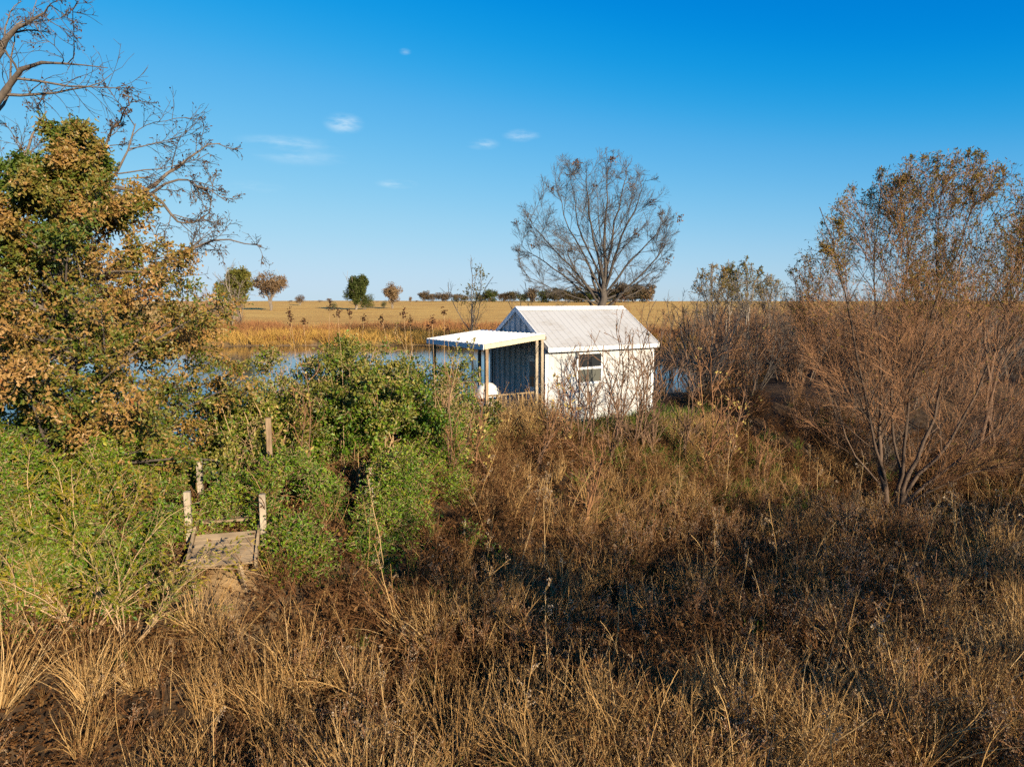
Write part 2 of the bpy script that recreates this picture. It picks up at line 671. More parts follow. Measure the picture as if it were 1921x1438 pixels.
def painted(name, col, dirt=(.30, .24, .17), amount=.35, rough=.45, metal=0.0, streak=(6, 6, .8), bump=.1):
    m, t, out = new_mat(name)
    tcn = N(t, 'ShaderNodeTexCoord')
    mp = N(t, 'ShaderNodeMapping', {'Vector': tcn.outputs['Object'], 'Scale': streak})
    nt = N(t, 'ShaderNodeTexNoise', {'Vector': mp.outputs[0], 'Scale': 2.5, 'Detail': 8.0, 'Roughness': .7})
    n2 = N(t, 'ShaderNodeTexNoise', {'Vector': tcn.outputs['Object'], 'Scale': 1.1, 'Detail': 5.0})
    mu = N(t, 'ShaderNodeMath', {0: nt.outputs[0], 1: n2.outputs[0]}, operation='MULTIPLY')
    mr = N(t, 'ShaderNodeMapRange', {0: mu.outputs[0], 1: .24, 2: .46, 3: 0.0, 4: amount})
    c = N(t, 'ShaderNodeMixRGB', {0: mr.outputs[0], 1: (*col, 1), 2: (*dirt, 1)})
    b = N(t, 'ShaderNodeBump', {'Height': n2.outputs[0], 'Strength': bump, 'Distance': .03})
    rr = N(t, 'ShaderNodeMapRange', {0: nt.outputs[0], 1: .2, 2: .8, 3: rough - .1, 4: rough + .2})
    p = N(t, 'ShaderNodeBsdfPrincipled', {'Base Color': c.outputs[0], 'Roughness': rr.outputs[0], 'Metallic': metal, 'Normal': b.outputs[0]})
    t.links.new(p.outputs[0], out.inputs[0])
    return m


M = {}
M['oak_leaf'] = foliage('oak_leaf', [(0, (.035, .072, .006)), (.3, (.085, .125, .012)), (.45, (.19, .15, .025)), (.62, (.33, .18, .05)), (.85, (.42, .245, .085)), (1, (.33, .12, .035))], .3, patch_scale=.9, vary=.55, gloss=.025, rough=.5)
M['vine_leaf'] = foliage('vine_leaf', [(0, (.018, .048, .003)), (.4, (.07, .145, .006)), (.75, (.155, .24, .011)), (1, (.34, .31, .03))], .3,
                         patch_scale=.7, vary=.45, gloss=.025, rough=.5)
M['vine_leaf_dull'] = foliage('vine_leaf_dull', [(0, (.035, .045, .006)), (.4, (.11, .125, .014)), (.7, (.23, .2, .032)), (1, (.42, .3, .10))], .25,
                              patch_scale=.8, vary=.4, gloss=.025, rough=.5)
M['willow_yellow'] = foliage('willow_yellow', [(0, (.05, .085, .007)), (.45, (.16, .175, .014)), (.8, (.31, .24, .028)), (1, (.40, .27, .055))], .35, patch_scale=.8, vary=.4)
M['willow_leaf'] = foliage('willow_leaf', [(0, (.07, .075, .014)), (.4, (.17, .14, .03)), (.75, (.30, .19, .05)), (1, (.36, .18, .055))], .3, vary=.45)
M['yellow_leaf'] = foliage('yellow_leaf', [(0, (.36, .27, .07)), (.6, (.5, .38, .13)), (1, (.55, .42, .2))], .35)
M['dead_leaf'] = foliage('dead_leaf', [(0, (.035, .015, .007)), (.5, (.11, .052, .02)), (1, (.27, .145, .06))], .2)
M['dry_grass'] = foliage('dry_grass', [(0, (.15, .075, .028)), (.4, (.30, .17, .064)), (.75, (.45, .28, .115)), (1, (.62, .44, .23))], .25, patch_scale=.5, vary=.4)
M['gold_grass'] = foliage('gold_grass', [(0, (.30, .16, .04)), (.5, (.44, .26, .065)), (1, (.56, .36, .11))], .25, patch_scale=.12, vary=.5)
M['russet_grass'] = foliage('russet_grass', [(0, (.16, .065, .03)), (.5, (.27, .125, .055)), (1, (.45, .24, .09))], .2, patch_scale=.12, vary=.5)
M['straw'] = foliage('straw', [(0, (.25, .13, .046)), (.5, (.43, .26, .10)), (1, (.60, .42, .21))], .2, vary=.3)
M['green_grass'] = foliage('green_grass', [(0, (.05, .09, .015)), (.5, (.12, .18, .03)), (1, (.26, .26, .07))], .3)
M['weed_stem'] = foliage('weed_stem', [(0, (.05, .022, .01)), (.5, (.13, .062, .027)), (1, (.32, .185, .085))], .0, patch_scale=.5, vary=.4)
M['seed_fluff'] = foliage('seed_fluff', [(0, (.2, .12, .065)), (.6, (.38, .27, .17)), (1, (.6, .5, .37))], .3)
M['dark_seed'] = foliage('dark_seed', [(0, (.02, .012, .01)), (1, (.09, .04, .025))], .0)
M['far_brown'] = foliage('far_brown', [(0, (.07, .042, .024)), (.5, (.18, .115, .062)), (1, (.29, .2, .105))], .2, patch_scale=.3)
M['far_green'] = foliage('far_green', [(0, (.02, .03, .010)), (.5, (.055, .07, .02)), (1, (.12, .12, .035))], .2, patch_scale=.3)
M['far_olive'] = foliage('far_olive', [(0, (.05, .058, .014)), (.5, (.13, .125, .028)), (1, (.28, .2, .05))], .2, patch_scale=.3)
M['far_dusk'] = foliage('far_dusk', [(0, (.05, .035, .022)), (.5, (.12, .085, .05)), (1, (.2, .145, .08))], .1, patch_scale=.3)
M['far_dark'] = foliage('far_dark', [(0, (.022, .022, .012)), (.5, (.06, .05, .025)), (1, (.12, .085, .04))], .1, patch_scale=.3)
M['bark_grey'] = bark('bark_grey', (.07, .055, .042), (.26, .21, .16))
M['bark_dark'] = bark('bark_dark', (.022, .018, .015), (.10, .078, .06))
M['bark_willow'] = bark('bark_willow', (.07, .036, .02), (.21, .12, .065))
M['twig_red'] = bark('twig_red', (.075, .03, .013), (.30, .145, .058), bump=.0)
M['twig_tan'] = bark('twig_tan', (.2, .115, .055), (.48, .32, .165), bump=.0)
M['bark_mid'] = bark('bark_mid', (.045, .034, .026), (.17, .13, .10))
M['bark_stem'] = bark('bark_stem', (.03, .018, .011), (.13, .078, .045))
M['twig_grey'] = bark('twig_grey', (.055, .042, .032), (.2, .15, .105), bump=.0)
M['brush_twig'] = bark('brush_twig', (.10, .046, .022), (.32, .17, .075), bump=.0)
M['wood'] = wood('weathered_wood', (.13, .085, .045), (.36, .26, .15))
M['wood_grey'] = wood('grey_wood', (.17, .13, .085), (.42, .34, .24), axis=(14, 14, 1))
M['wood_dark'] = wood('dark_wood', (.12, .075, .04), (.34, .23, .13), axis=(14, 14, 1))
M['wall_metal'] = painted('white_wall_metal', (.44, .44, .435), (.16, .115, .065), .55, bump=.015)
M['roof_metal'] = painted('white_roof_metal', (.38, .38, .375), (.22, .185, .14), .6, bump=.02, rough=.6, streak=(1.2, 8, 8))
M['porch_metal'] = painted('white_porch_metal', (.60, .59, .57), (.35, .3, .24), .22, rough=.4)
M['trim'] = painted('white_trim', (.58, .58, .575), (.34, .28, .2), .3, bump=.02)
M['eave_wood'] = painted('pale_eave_board', (.56, .47, .31), (.3, .24, .13), .5)
M['tank_white'] = painted('white_plastic', (.76, .72, .65), (.4, .32, .22), .3)
M['dark'] = painted('dark_rubber', (.03, .03, .032), (.08, .07, .06), .3, rough=.6)
M['interior'] = painted('interior_board', (.16, .13, .10), (.08, .07, .06), .4, rough=.8)
M['screen'] = painted('grey_insect_screen', (.075, .075, .06), (.045, .045, .035), .5, rough=.8, streak=(3, 3, 3))

m, t, out = new_mat('window_glass')
p = N(t, 'ShaderNodeBsdfPrincipled', {'Base Color': (.02, .022, .025, 1), 'Roughness': .06, 'IOR': 1.5})
t.links.new(p.outputs[0], out.inputs[0])
M['glass'] = m

# pond
m, t, out = new_mat('pond_water')
geo = N(t, 'ShaderNodeNewGeometry')
mp = N(t, 'ShaderNodeMapping', {'Vector': geo.outputs['Position'], 'Scale': (1.0, 2.2, 1.0)})
n1 = N(t, 'ShaderNodeTexNoise', {'Vector': mp.outputs[0], 'Scale': 1.6, 'Detail': 4.0})
bp_ = N(t, 'ShaderNodeBump', {'Height': n1.outputs[0], 'Strength': .10, 'Distance': .05})
p = N(t, 'ShaderNodeBsdfPrincipled', {'Base Color': (.018, .028, .03, 1), 'Roughness': .05, 'IOR': 1.33, 'Normal': bp_.outputs[0]})
t.links.new(p.outputs[0], out.inputs[0])
M['water'] = m

# ground: litter near, golden field far
m, t, out = new_mat('ground_soil_and_field')
geo = N(t, 'ShaderNodeNewGeometry')
fa = N(t, 'ShaderNodeAttribute', attribute_name='field')
sa = N(t, 'ShaderNodeAttribute', attribute_name='sand')
n1 = N(t, 'ShaderNodeTexNoise', {'Vector': geo.outputs['Position'], 'Scale': 3.0, 'Detail': 8.0, 'Roughness': .7})
n2 = N(t, 'ShaderNodeTexNoise', {'Vector': geo.outputs['Position'], 'Scale': .25, 'Detail': 5.0})
soil = ramp(t, n1.outputs[0], [(.3, (.016, .011, .007)), (.5, (.045, .028, .016)), (.7, (.11, .068, .036))])
mpf = N(t, 'ShaderNodeMapping', {'Vector': geo.outputs['Position'], 'Scale': (.05, .22, 1.0), 'Rotation': (0, 0, .12)})
n3 = N(t, 'ShaderNodeTexNoise', {'Vector': mpf.outputs[0], 'Scale': 1.0, 'Detail': 8.0, 'Roughness': .65})
n4 = N(t, 'ShaderNodeTexNoise', {'Vector': geo.outputs['Position'], 'Scale': 1.3, 'Detail': 6.0, 'Roughness': .75})
ff = N(t, 'ShaderNodeMath', {0: n3.outputs[0], 1: n4.outputs[0]}, operation='ADD')
fh = N(t, 'ShaderNodeMath', {0: ff.outputs[0], 1: .5}, operation='MULTIPLY')
field = ramp(t, fh.outputs[0], [(.38, (.36, .185, .05)), (.47, (.52, .29, .075)), (.53, (.64, .385, .10)), (.64, (.70, .47, .14))])
sand = ramp(t, n1.outputs[0], [(.3, (.22, .13, .06)), (.7, (.42, .28, .14))])
mx1 = N(t, 'ShaderNodeMixRGB', {0: fa.outputs['Fac'], 1: soil, 2: field})
mx2 = N(t, 'ShaderNodeMixRGB', {0: sa.outputs['Fac'], 1: mx1.outputs[0], 2: sand})
bm = N(t, 'ShaderNodeBump', {'Height': n1.outputs[0], 'Strength': .8, 'Distance': .08})
p = N(t, 'ShaderNodeBsdfPrincipled', {'Base Color': mx2.outputs[0], 'Roughness': .95, 'Normal': bm.outputs[0], 'Specular IOR Level': .1})
t.links.new(p.outputs[0], out.inputs[0])
M['ground'] = m

# ------------------------------------------------------------------ ground and pond
def axis_pts(lo, hi, step, far_lo, far_hi, gr=1.16):
    a = list(np.arange(lo, hi + 1e-6, step))
    s, v = step, hi
    while v < far_hi:
        s *= gr
        v += s
        a.append(v)
    s, v = step, lo
    b = []
    while v > far_lo:
        s *= gr
        v -= s
        b.append(v)
    return np.array(b[::-1] + a)


gx = axis_pts(-14, 18, .3, -3500, 3500)
gy = axis_pts(3, 34, .3, -600, 5000, 1.07)
GX, GY = np.meshgrid(gx, gy)
GZ = hz(GX, GY)
nx, ny = len(gx), len(gy)
ii = (np.arange(ny - 1)[:, None] * nx + np.arange(nx - 1)[None]).ravel()
Fg = np.stack([ii, ii + 1, ii + 1 + nx, ii + nx], 1)
psd = pond_sd(GX, GY)
cd, cs = crest_dist(GX, GY)
fieldw = np.where(cs > 0, sstep(0.3, 2.0, psd), 0) * sstep(40, 62, GY)
step_c = np.array([-4.05, 9.75])
sandw = np.exp(-(((GX - step_c[0]) / .55) ** 2 + ((GY - step_c[1] + .1) / .8) ** 2)) + .9 * np.where(cs > 0, np.exp(-(psd / .8) ** 2), 0)
cabin_A = np.array([.98, 19.97])
link('ground', mesh_from('ground', np.stack([GX.ravel(), GY.ravel(), GZ.ravel()], 1), [Fg], M['ground'],
                         {'field': fieldw.ravel(), 'sand': np.clip(sandw, 0, 1).ravel()}, True), kind='structure')
pc = POND.mean(0)
nrmv = []
for i in range(len(POND)):
    e1 = POND[i] - POND[i - 1]
    e2 = POND[(i + 1) % len(POND)] - POND[i]
    e1, e2 = e1 / np.linalg.norm(e1), e2 / np.linalg.norm(e2)
    q = np.array([e1[1] + e2[1], -(e1[0] + e2[0])])
    nrmv.append(q / np.linalg.norm(q))
area = .5 * np.sum(POND[:, 0] * np.roll(POND[:, 1], -1) - np.roll(POND[:, 0], -1) * POND[:, 1])
wx = POND + np.array(nrmv) * (1.3 if area > 0 else -1.3)
link('pond', mesh_from('pond', np.c_[wx, np.full(len(wx), WATER)], [np.arange(len(wx))[None] if area > 0 else np.arange(len(wx))[::-1][None]], M['water']), kind='structure')

# ------------------------------------------------------------------ cabin
UANG = math.atan2(.54, .84)
ZB = 0.02
cab = empty('cabin', (cabin_A[0], cabin_A[1], ZB), 'small white metal cabin with gable roof and open lean-to porch', 'cabin', rz=UANG)
LX, LY, HE, HR = 4.2, 3.05, 2.42, 3.42


def part(name, g, mats, parent, smooth=False, **props):
    return link(name, g.mesh(name, mats, smooth), parent, **props)


def rib_profile(a, b, pitch=.2286, rib=.019, off=0.0):
    """points (u, height) of ribbed sheet between a and b"""
    pts = []
    k0 = int(math.floor((a - off) / pitch)) - 1
    k1 = int(math.ceil((b - off) / pitch)) + 1
    us = {a, b}
    for k in range(k0, k1):
        c = off + k * pitch
        for du in (-.028, -.013, .013, .028):
            if a < c + du < b:
                us.add(c + du)

    def h(u):
        r = abs(((u - off + pitch / 2) % pitch) - pitch / 2)
        return rib * min(1, max(0, (.028 - r) / .015))
    return [(u, h(u)) for u in sorted(us)]


def sheet(g, prof, lo, hi, f):
    """extrude the profile; lo/hi are functions of u; f(u, h, w) -> xyz"""
    V = []
    for (u, h) in prof:
        V.append(f(u, h, lo(u)))
        V.append(f(u, h, hi(u)))
    n = len(prof)
    F = [(2 * i, 2 * i + 2, 2 * i + 3, 2 * i + 1) for i in range(n - 1)]
    g.add(np.array(V), [F])


WX0, WX1, WZ0, WZ1 = 1.16, 2.04, 1.22, 2.06


def make_walls():
    # inner lining, one piece per wall, thick boards
    def lining(name, boxes):
        g = Geo()
        for b in boxes:
            box_geo(g, *b)
        return part(name, g, M['interior'], cab)
    lining('wall_lining', [(.03, WX0 - .01, .03, .09, 0, HE - .02), (WX1 + .01, LX - .03, .03, .09, 0, HE - .02),
                           (WX0 - .01, WX1 + .01, .031, .089, 0, WZ0 - .02), (WX0 - .01, WX1 + .01, .031, .089, WZ1 + .02, HE - .02)])
    lining('wall_lining', [(.03, LX - .03, LY - .09, LY - .03, 0, HE - .02)])
    lining('wall_lining', [(LX - .09, LX - .032, .092, LY - .092, 0, HE + .2)])
    lining('wall_lining', [(.032, .09, .092, .2, 0, HE + .2), (.032, .09, 1.02, LY - .092, 0, HE + .2), (.033, .089, .2, 1.02, 2.04, HE + .2)])
    lining('floor_board', [(.032, LX - .032, .03, LY - .03, -.03, -.002)])
    # front wall (under the eave, with the window)
    w = Geo()
    box_geo(w, .0, LX, .012, .028, .0, .05)
    wf = part('wall', w, M['trim'], cab)
    edges = [0.0, .914, 1.828, 2.742, 3.656, LX]
    for i in range(5):
        a, b = edges[i], edges[i + 1]
        g = Geo()
        cuts = sorted({a, b} | {c for c in (WX0, WX1) if a < c < b})
        for c0, c1 in zip(cuts[:-1], cuts[1:]):
            mid = (c0 + c1) / 2
            pr = rib_profile(c0, c1, off=.114)
            f = lambda u, h, z: (u, -h * .8, z)
            if WX0 < mid < WX1:
                sheet(g, pr, lambda u: 0.0, lambda u: WZ0, f)
                sheet(g, pr, lambda u: WZ1, lambda u: HE, f)
            else:
                sheet(g, pr, lambda u: 0.0, lambda u: HE, f)
        part('wall_panel', g, M['wall_metal'], wf)
    # gable walls
    rl = lambda v: HE + (HR - HE) * (1 - abs(v - LY / 2) / (LY / 2))
    for gx0, sgn in ((0.0, -1), (LX, 1)):
        w = Geo()
        box_geo(w, *( (.012, .028) if sgn < 0 else (LX - .028, LX - .012)), .03, LY - .03, .0, .05)
        wg = part('wall', w, M['trim'], cab)
        edges2 = [0, 1.02, 1.525, 2.29, LY] if sgn < 0 else [0, .76, 1.525, 2.29, LY]
        for a, b in zip(edges2[:-1], edges2[1:]):
            g = Geo()
            f = lambda u, h, z, gx0=gx0, sgn=sgn: (gx0 + sgn * h * 2.6, u, z)
            if sgn < 0 and a == 0:
                sheet(g, rib_profile(0, .2, pitch=.305, off=.11), lambda u: 0, rl, f)
                sheet(g, rib_profile(.2, 1.02, pitch=.305, off=.11), lambda u: 2.04, rl, f)
            else:
                sheet(g, rib_profile(a, b, pitch=.305, off=.11), lambda u: 0, rl, f)
            part('wall_panel', g, M['wall_metal'], wg)
    w = Geo()
    box_geo(w, .0, LX, LY - .028, LY - .012, .0, .05)
    wb = part('wall', w, M['trim'], cab)
    for i in range(5):
        a, b = edges[i], edges[i + 1]
        g = Geo()
        sheet(g, rib_profile(a, b, off=.114), lambda u: 0, lambda u: HE, lambda u, h, z: (u, LY + h, z))
        part('wall_panel', g, M['wall_metal'], wb)
    # corner trims
    for cx, cy_ in ((0, 0), (LX, 0), (0, LY), (LX, LY)):
        g = Geo()
        sx, sy = (-1 if cx == 0 else 1), (-1 if cy_ == 0 else 1)
        xs = sorted((cx + sx * .034, cx - sx * .07))
        ys = sorted((cy_ + sy * .022, cy_ + sy * .032))
        box_geo(g, *xs, *ys, .004, HE - .03)
        xs = sorted((cx + sx * .034, cx + sx * .044))
        ys = sorted((cy_ + sy * .032, cy_ - sy * .07))
        box_geo(g, *xs, *ys, .004, HE - .03)
        part('corner_trim', g, M['trim'], cab)


make_walls()
# window
g = Geo()
box_geo(g, WX0 - .06, WX0, -.045, .02, WZ0 - .06, WZ1 + .06, bev=.006)
box_geo(g, WX1, WX1 + .06, -.045, .02, WZ0 - .06, WZ1 + .06, bev=.006)
box_geo(g, WX0, WX1, -.044, .02, WZ1, WZ1 + .059, bev=.006)
box_geo(g, WX0, WX1, -.05, .02, WZ0 - .059, WZ0, bev=.006)
win = part('window', g, M['trim'], cab)
g = Geo()
box_geo(g, WX0 + .001, WX1 - .001, -.036, .018, 1.60, 1.675, bev=.005)
part('meeting_rail', g, M['trim'], win)
g = Geo()
box_geo(g, WX0 + .002, WX1 - .002, .006, .014, 1.676, WZ1 - .001)
part('pane', g, M['glass'], win)
g = Geo()
box_geo(g, WX0 + .002, WX1 - .002, -.016, -.008, WZ0 + .001, 1.599)
part('insect_screen', g, M['screen'], win, label='grey insect screen over the lower sash')
g = Geo()
box_geo(g, WX0 - .075, WX1 + .075, -.075, -.046, WZ0 - .08, WZ0 - .062, bev=.004)
part('sill', g, M['trim'], win)

# door in the gable under the porch
g = Geo()
box_geo(g, -.005, .03, .26, .98, .02, 2.0, bev=.006)
door = part('door', g, M['trim'], cab)
g = Geo()
box_geo(g, -.012, -.006, .40, .84, 1.1, 1.85)
part('pane', g, M['glass'], door)
g = Geo()
box_geo(g, -.04, -.006, .88, .93, .98, 1.03, bev=.01)
part('handle', g, M['dark'], door)
g = Geo()
box_geo(g, -.03, .025, .20, .258, 0, 2.035)
box_geo(g, -.03, .025, .982, 1.018, 0, 2.035)
box_geo(g, -.028, .025, .259, .981, 2.002, 2.036)
part('door_frame', g, M['trim'], cab)

# roof: two slopes of ribbed sheets on a deck, ridge cap, fascia and rake trims
OVE, OVG = .20, .05
slope = (HR - HE) / (LY / 2)
nvec = np.array([0, -slope, 1]) / math.hypot(slope, 1)
gd = Geo()
for s in (-1, 1):
    yc = LY / 2
    ye = yc + s * (LY / 2 + OVE)
    ze = HR - slope * (LY / 2 + OVE)
    V = [(-OVG + .01, yc, HR + .02), (LX + OVG - .01, yc, HR + .02), (LX + OVG - .01, ye - s * .012, ze + .02), (-OVG + .01, ye - s * .012, ze + .02)]
    V += [(x, y, z - .06) for x, y, z in V]
    gd.add(np.array(V), [[(0, 1, 2, 3), (7, 6, 5, 4), (0, 4, 5, 1), (2, 6, 7, 3), (1, 5, 6, 2), (0, 3, 7, 4)]])
roof = part('roof', gd, M['eave_wood'], cab)
xe = [-OVG, .754, 1.668, 2.582, 3.496, LX + OVG]
for s in (-1, 1):
    for a, b in zip(xe[:-1], xe[1:]):
        g = Geo()
        ln = LY / 2 + OVE + .02

        def f(u, h, w, s=s):
            return (u, LY / 2 + s * w + s * h * slope / math.hypot(slope, 1), HR + .032 - slope * w + h / math.hypot(slope, 1))
        sheet(g, rib_profile(a, b, off=.07, rib=.013), lambda u: 0.0, lambda u: ln, f)
        part('roof_panel', g, M['roof_metal'], roof)
g = Geo()
for s in (-1, 1):
    w = .17
    V = []
    for x in (-OVG - .02, LX + OVG + .02):
        for (d, zz) in ((0, .066), (w, .058), (w, .052), (0, .06)):
            V.append((x, LY / 2 + s * d, HR + zz - slope * d))
    g.add(np.array(V), [[(0, 4, 5, 1), (1, 5, 6, 2), (2, 6, 7, 3), (0, 1, 2, 3), (7, 6, 5, 4)]])
part('ridge_cap', g, M['trim'], roof)
for s in (-1, 1):
    ye = LY / 2 + s * (LY / 2 + OVE)
    ze = HR - slope * (LY / 2 + OVE)
    g = Geo()
    y0, y1 = sorted((ye, ye + s * .022))
    box_geo(g, -OVG, LX + OVG, y0, y1, ze - .115, ze + .018, bev=.004)
    part('fascia', g, M['trim'], roof)
    for gxx in (-OVG - .026, LX + OVG + .002):
        g = Geo()
        V = []
        for x in (gxx, gxx + .024):
            V += [(x, LY / 2, HR + .06), (x, ye + s * .03, ze + .06 - slope * .03), (x, ye + s * .03, ze - .10), (x, LY / 2, HR - .10)]
        g.add(np.array(V), [[(0, 1, 2, 3), (7, 6, 5, 4), (0, 4, 5, 1), (1, 5, 6, 2), (2, 6, 7, 3)]])
        part('rake_trim', g, M['trim'], roof)

# porch: lean-to roof, beams, posts, deck, railing, all fixed to the cabin
PX, PY0, PY1 = -2.12, -.06, LY + .42
ZW, ZO = 2.66, 2.42


def pz(x):
    return ZO + (ZW - ZO) * (x - PX) / (0.0 - PX)


for a, b in ((PY0, .85), (.85, 1.765), (1.765, 2.68), (2.68, PY1)):
    g = Geo()
    sheet(g, rib_profile(a, b, off=.02), lambda u: PX, lambda u: -.006 if .0 < u < LY else -.05, lambda u, h, x: (x, u, pz(x) + .045 + h))
    part('porch_roof_panel', g, M['porch_metal'], cab)
for yy in (PY0 + .02, LY / 2, PY1 - .06):
    g = Geo()
    beam(g, (PX + .04, yy + .02, pz(PX + .04) - .03), (-.06, yy + .02, pz(-.06) - .03), .038, .13)
    part('porch_beam', g, M['eave_wood'], cab)
g = Geo()
box_geo(g, PX - .01, PX + .018, PY0 + .005, PY1 - .005, ZO - .10, ZO + .042, bev=.004)
part('porch_fascia', g, M['trim'], cab)
for (px_, py_, zb_, mat) in ((-1.98, .03, -.9, 'wood_dark'), (-1.98, 3.22, -1.2, 'wood_dark'), (-.35, 3.22, -1.0, 'wood_dark'), (-.13, .03, -.5, 'wood'),
                             (-.32, .03, -.5, 'wood'), (-1.2, 3.22, -1.1, 'wood_dark')):
    g = Geo()
    top = pz(px_) - .10
    if px_ == -1.2:
        top = 1.12
    box_geo(g, px_ - .045, px_ + .045, py_ - .045, py_ + .045, zb_, top, bev=.006)
    part('porch_post', g, M['wood_dark' if mat == 'wood_dark' else 'wood_grey'], cab)
for k in range(15):
    g = Geo()
    x0 = PX + .06 + k * .139
    box_geo(g, x0, x0 + .132, -.02, LY + .3, .04, .078, bev=.004)
    part('deck_board', g, M['wood'], cab)
for (y0, y1) in ((-.06, -.022), (LY + .302, LY + .34)):
    g = Geo()
    box_geo(g, PX + .05, -.05, y0, y1, -.16, .06, bev=.004)
    part('deck_joist', g, M['wood'], cab)
g = Geo()
box_geo(g, PX + .005, PX + .045, -.06, LY + .34, -.16, .06, bev=.004)
part('deck_joist', g, M['wood'], cab)
rails = [((-1.93, .03), (-.37, .03)), ((-1.93, 3.22), (-1.25, 3.22)), ((-1.15, 3.22), (-.4, 3.22)), ((-1.98, 1.5), (-1.98, 3.17))]
for a, b in rails:
    g = Geo()
    beam(g, (*a, 1.04), (*b, 1.04), .09, .038)
    part('top_rail', g, M['wood'], cab)
    g = Geo()
    beam(g, (*a, .22), (*b, .22), .04, .075)
    part('bottom_rail', g, M['wood'], cab)
    L = math.hypot(b[0] - a[0], b[1] - a[1])
    for k in range(1, int(L / .14)):
        f = k / int(L / .14)
        x, y = a[0] + (b[0] - a[0]) * f, a[1] + (b[1] - a[1]) * f
        g = Geo()
        box_geo(g, x - .019, x + .019, y - .019, y + .019, .2, 1.02)
        part('picket', g, M['wood'], cab)

# white domed container on the porch
ca, sa_ = math.cos(UANG), math.sin(UANG)


def cab_pt(x, y, z):
    return (cabin_A[0] + ca * x - sa_ * y, cabin_A[1] + sa_ * x + ca * y, ZB + z)


tank = empty('white_container', cab_pt(-1.42, .92, .08), 'white domed container with a dark band standing on the porch deck', 'container', rz=.3)


def lathe(g, prof, n=28, sx=1, sy=1):
    a = np.arange(n) * 2 * np.pi / n
    V = np.concatenate([np.stack([r * sx * np.cos(a), r * sy * np.sin(a), np.full(n, z)], 1) for r, z in prof])
    F = []
    for k in range(len(prof) - 1):
        for i in range(n):
            j = (i + 1) % n
            F.append((k * n + i, k * n + j, (k + 1) * n + j, (k + 1) * n + i))
    g.add(V, [F])


g = Geo()
lathe(g, [(.02, .0), (.33, .0), (.36, .04), (.37, .3), (.365, .76)])
part('body', g, M['tank_white'], tank, True)
g = Geo()
lathe(g, [(.368, .70), (.385, .71), (.385, .78), (.368, .79)])
part('band', g, M['dark'], tank, True)
g = Geo()
lathe(g, [(.372, .79), (.36, .9), (.32, 1.02), (.25, 1.12), (.15, 1.19), (.05, 1.215), (.001, 1.218)])
part('lid', g, M['tank_white'], tank, True)

# ------------------------------------------------------------------ wooden steps on the bank
sr = math.radians(15)
st = empty('wooden_steps', (-4.19, 9.62, 0), 'weathered wooden steps with posts half buried in green vines', 'steps', rz=sr)
cs_, sn_ = math.cos(sr), math.sin(sr)
wr = np.random.default_rng(4)
for k in range(5):
    g = Geo()
    y0 = -.02 + k * .143
    dz = wr.normal() * .0025
    box_geo(g, -.44 + wr.normal() * .006, .44 + wr.normal() * .006, y0, y0 + .139, -.036 + dz, dz, bev=.004,
            M=Matrix.Translation((0, 0, -.10)) @ Matrix.Rotation(math.radians(21), 4, 'X'))
    part('plank', g, M['wood'], st)
for k in range(3):
    g = Geo()
    y0 = 1.0 + k * .4
    box_geo(g, -.43, .43, y0, y0 + .27, .20 + k * .07, .238 + k * .07, bev=.004)
    part('plank', g, M['wood'], st)
for sx in (-1, 1):
    g = Geo()
    beam(g, (sx * .465, -.03, -.15), (sx * .465, .75, .15), .04, .17)
    beam(g, (sx * .465, .75, .15), (sx * .465, 2.3, .40), .04, .17)
    part('stringer', g, M['wood'], st)
    g = Geo()
    if sx < 0:
        beam(g, (-.43, .02, -.16), (-.17, -.42, -1.05), .045, .085)
    else:
        beam(g, (.22, .05, -.12), (.40, -.16, -.85), .045, .085)
    part('brace', g, M['wood'], st)
for (x, y, z0, z1, mat) in ((-.545, .75, -.6, .80, 'wood_grey'), (.535, .62, -.6, .72, 'wood_grey'), (-.55, 1.9, -.3, 1.0, 'wood_grey'),
                            (.53, 2.35, -.3, 1.62, 'wood_dark')):
    g = Geo()
    box_geo(g, x - .047, x + .047, y - .047, y + .047, z0, z1, bev=.006)
    part('post', g, M[mat], st)

# ------------------------------------------------------------------ trees
def tree_thing(name, base, label, category='tree', group=None):
    return empty(name, tuple(base), label, category, group)


def put(parent, name, g, mats, smooth=False, **props):
    """g in world coordinates -> child mesh in the thing's coordinates"""
    o = np.array(parent.location)
    g.V = [v - o for v in g.V]
    return part(name, g, mats, parent, smooth, **props)


def bare_tree(name, base, polys, label, spec, mats, seed, env=None, group=None, leaves=None, category='tree', jit=.03):
    rng = np.random.default_rng(seed)
    th = tree_thing(name, base, label, category, group)
    P, R = limbs(polys, 14, jit, rng)
    g = Geo()
    add_tubes(g, P, R, 8, rng=rng)
    levels = [(P, R)]
    gt = Geo()
    for k, sp in enumerate(spec):
        sp = dict(sp)
        src = levels[sp.pop('src', -1)]
        sides = sp.pop('sides', 3)
        tgt = g if sp.pop('thick', False) else gt
        P, R = grow(src[0], src[1], rng=rng, env=env, **sp)
        levels.append((P, R))
        add_tubes(tgt, P, R, sides, rng=rng)
    put(th, 'trunk', g, mats[0], True)
    put(th, 'crown', gt, mats[1])
    if leaves:
        gl = Geo()
        for lf in leaves:
            src = levels[lf.get('src', -1)][0]
            if 'sel' in lf:
                src = src[lf['sel'](src[:, -1], rng)]
            C, T = tips(src, lf['n'], rng, lf.get('t', (.3, 1)))
            n = len(C)
            add_leaves(gl, C + rng.normal(size=(n, 3)) * lf.get('spread', .02), T + rng.normal(size=(n, 3)) * lf.get('scat', .9) + np.array([0, 0, lf.get('hang', -.3)]),
                       rng.uniform(.6, 1.2, n) * lf['L'], rng.uniform(.7, 1.2, n) * lf['W'], lf.get('shape', 'oval'), 0, rng)
        put(th, 'leaves', gl, lf['mat'])
    return th, levels


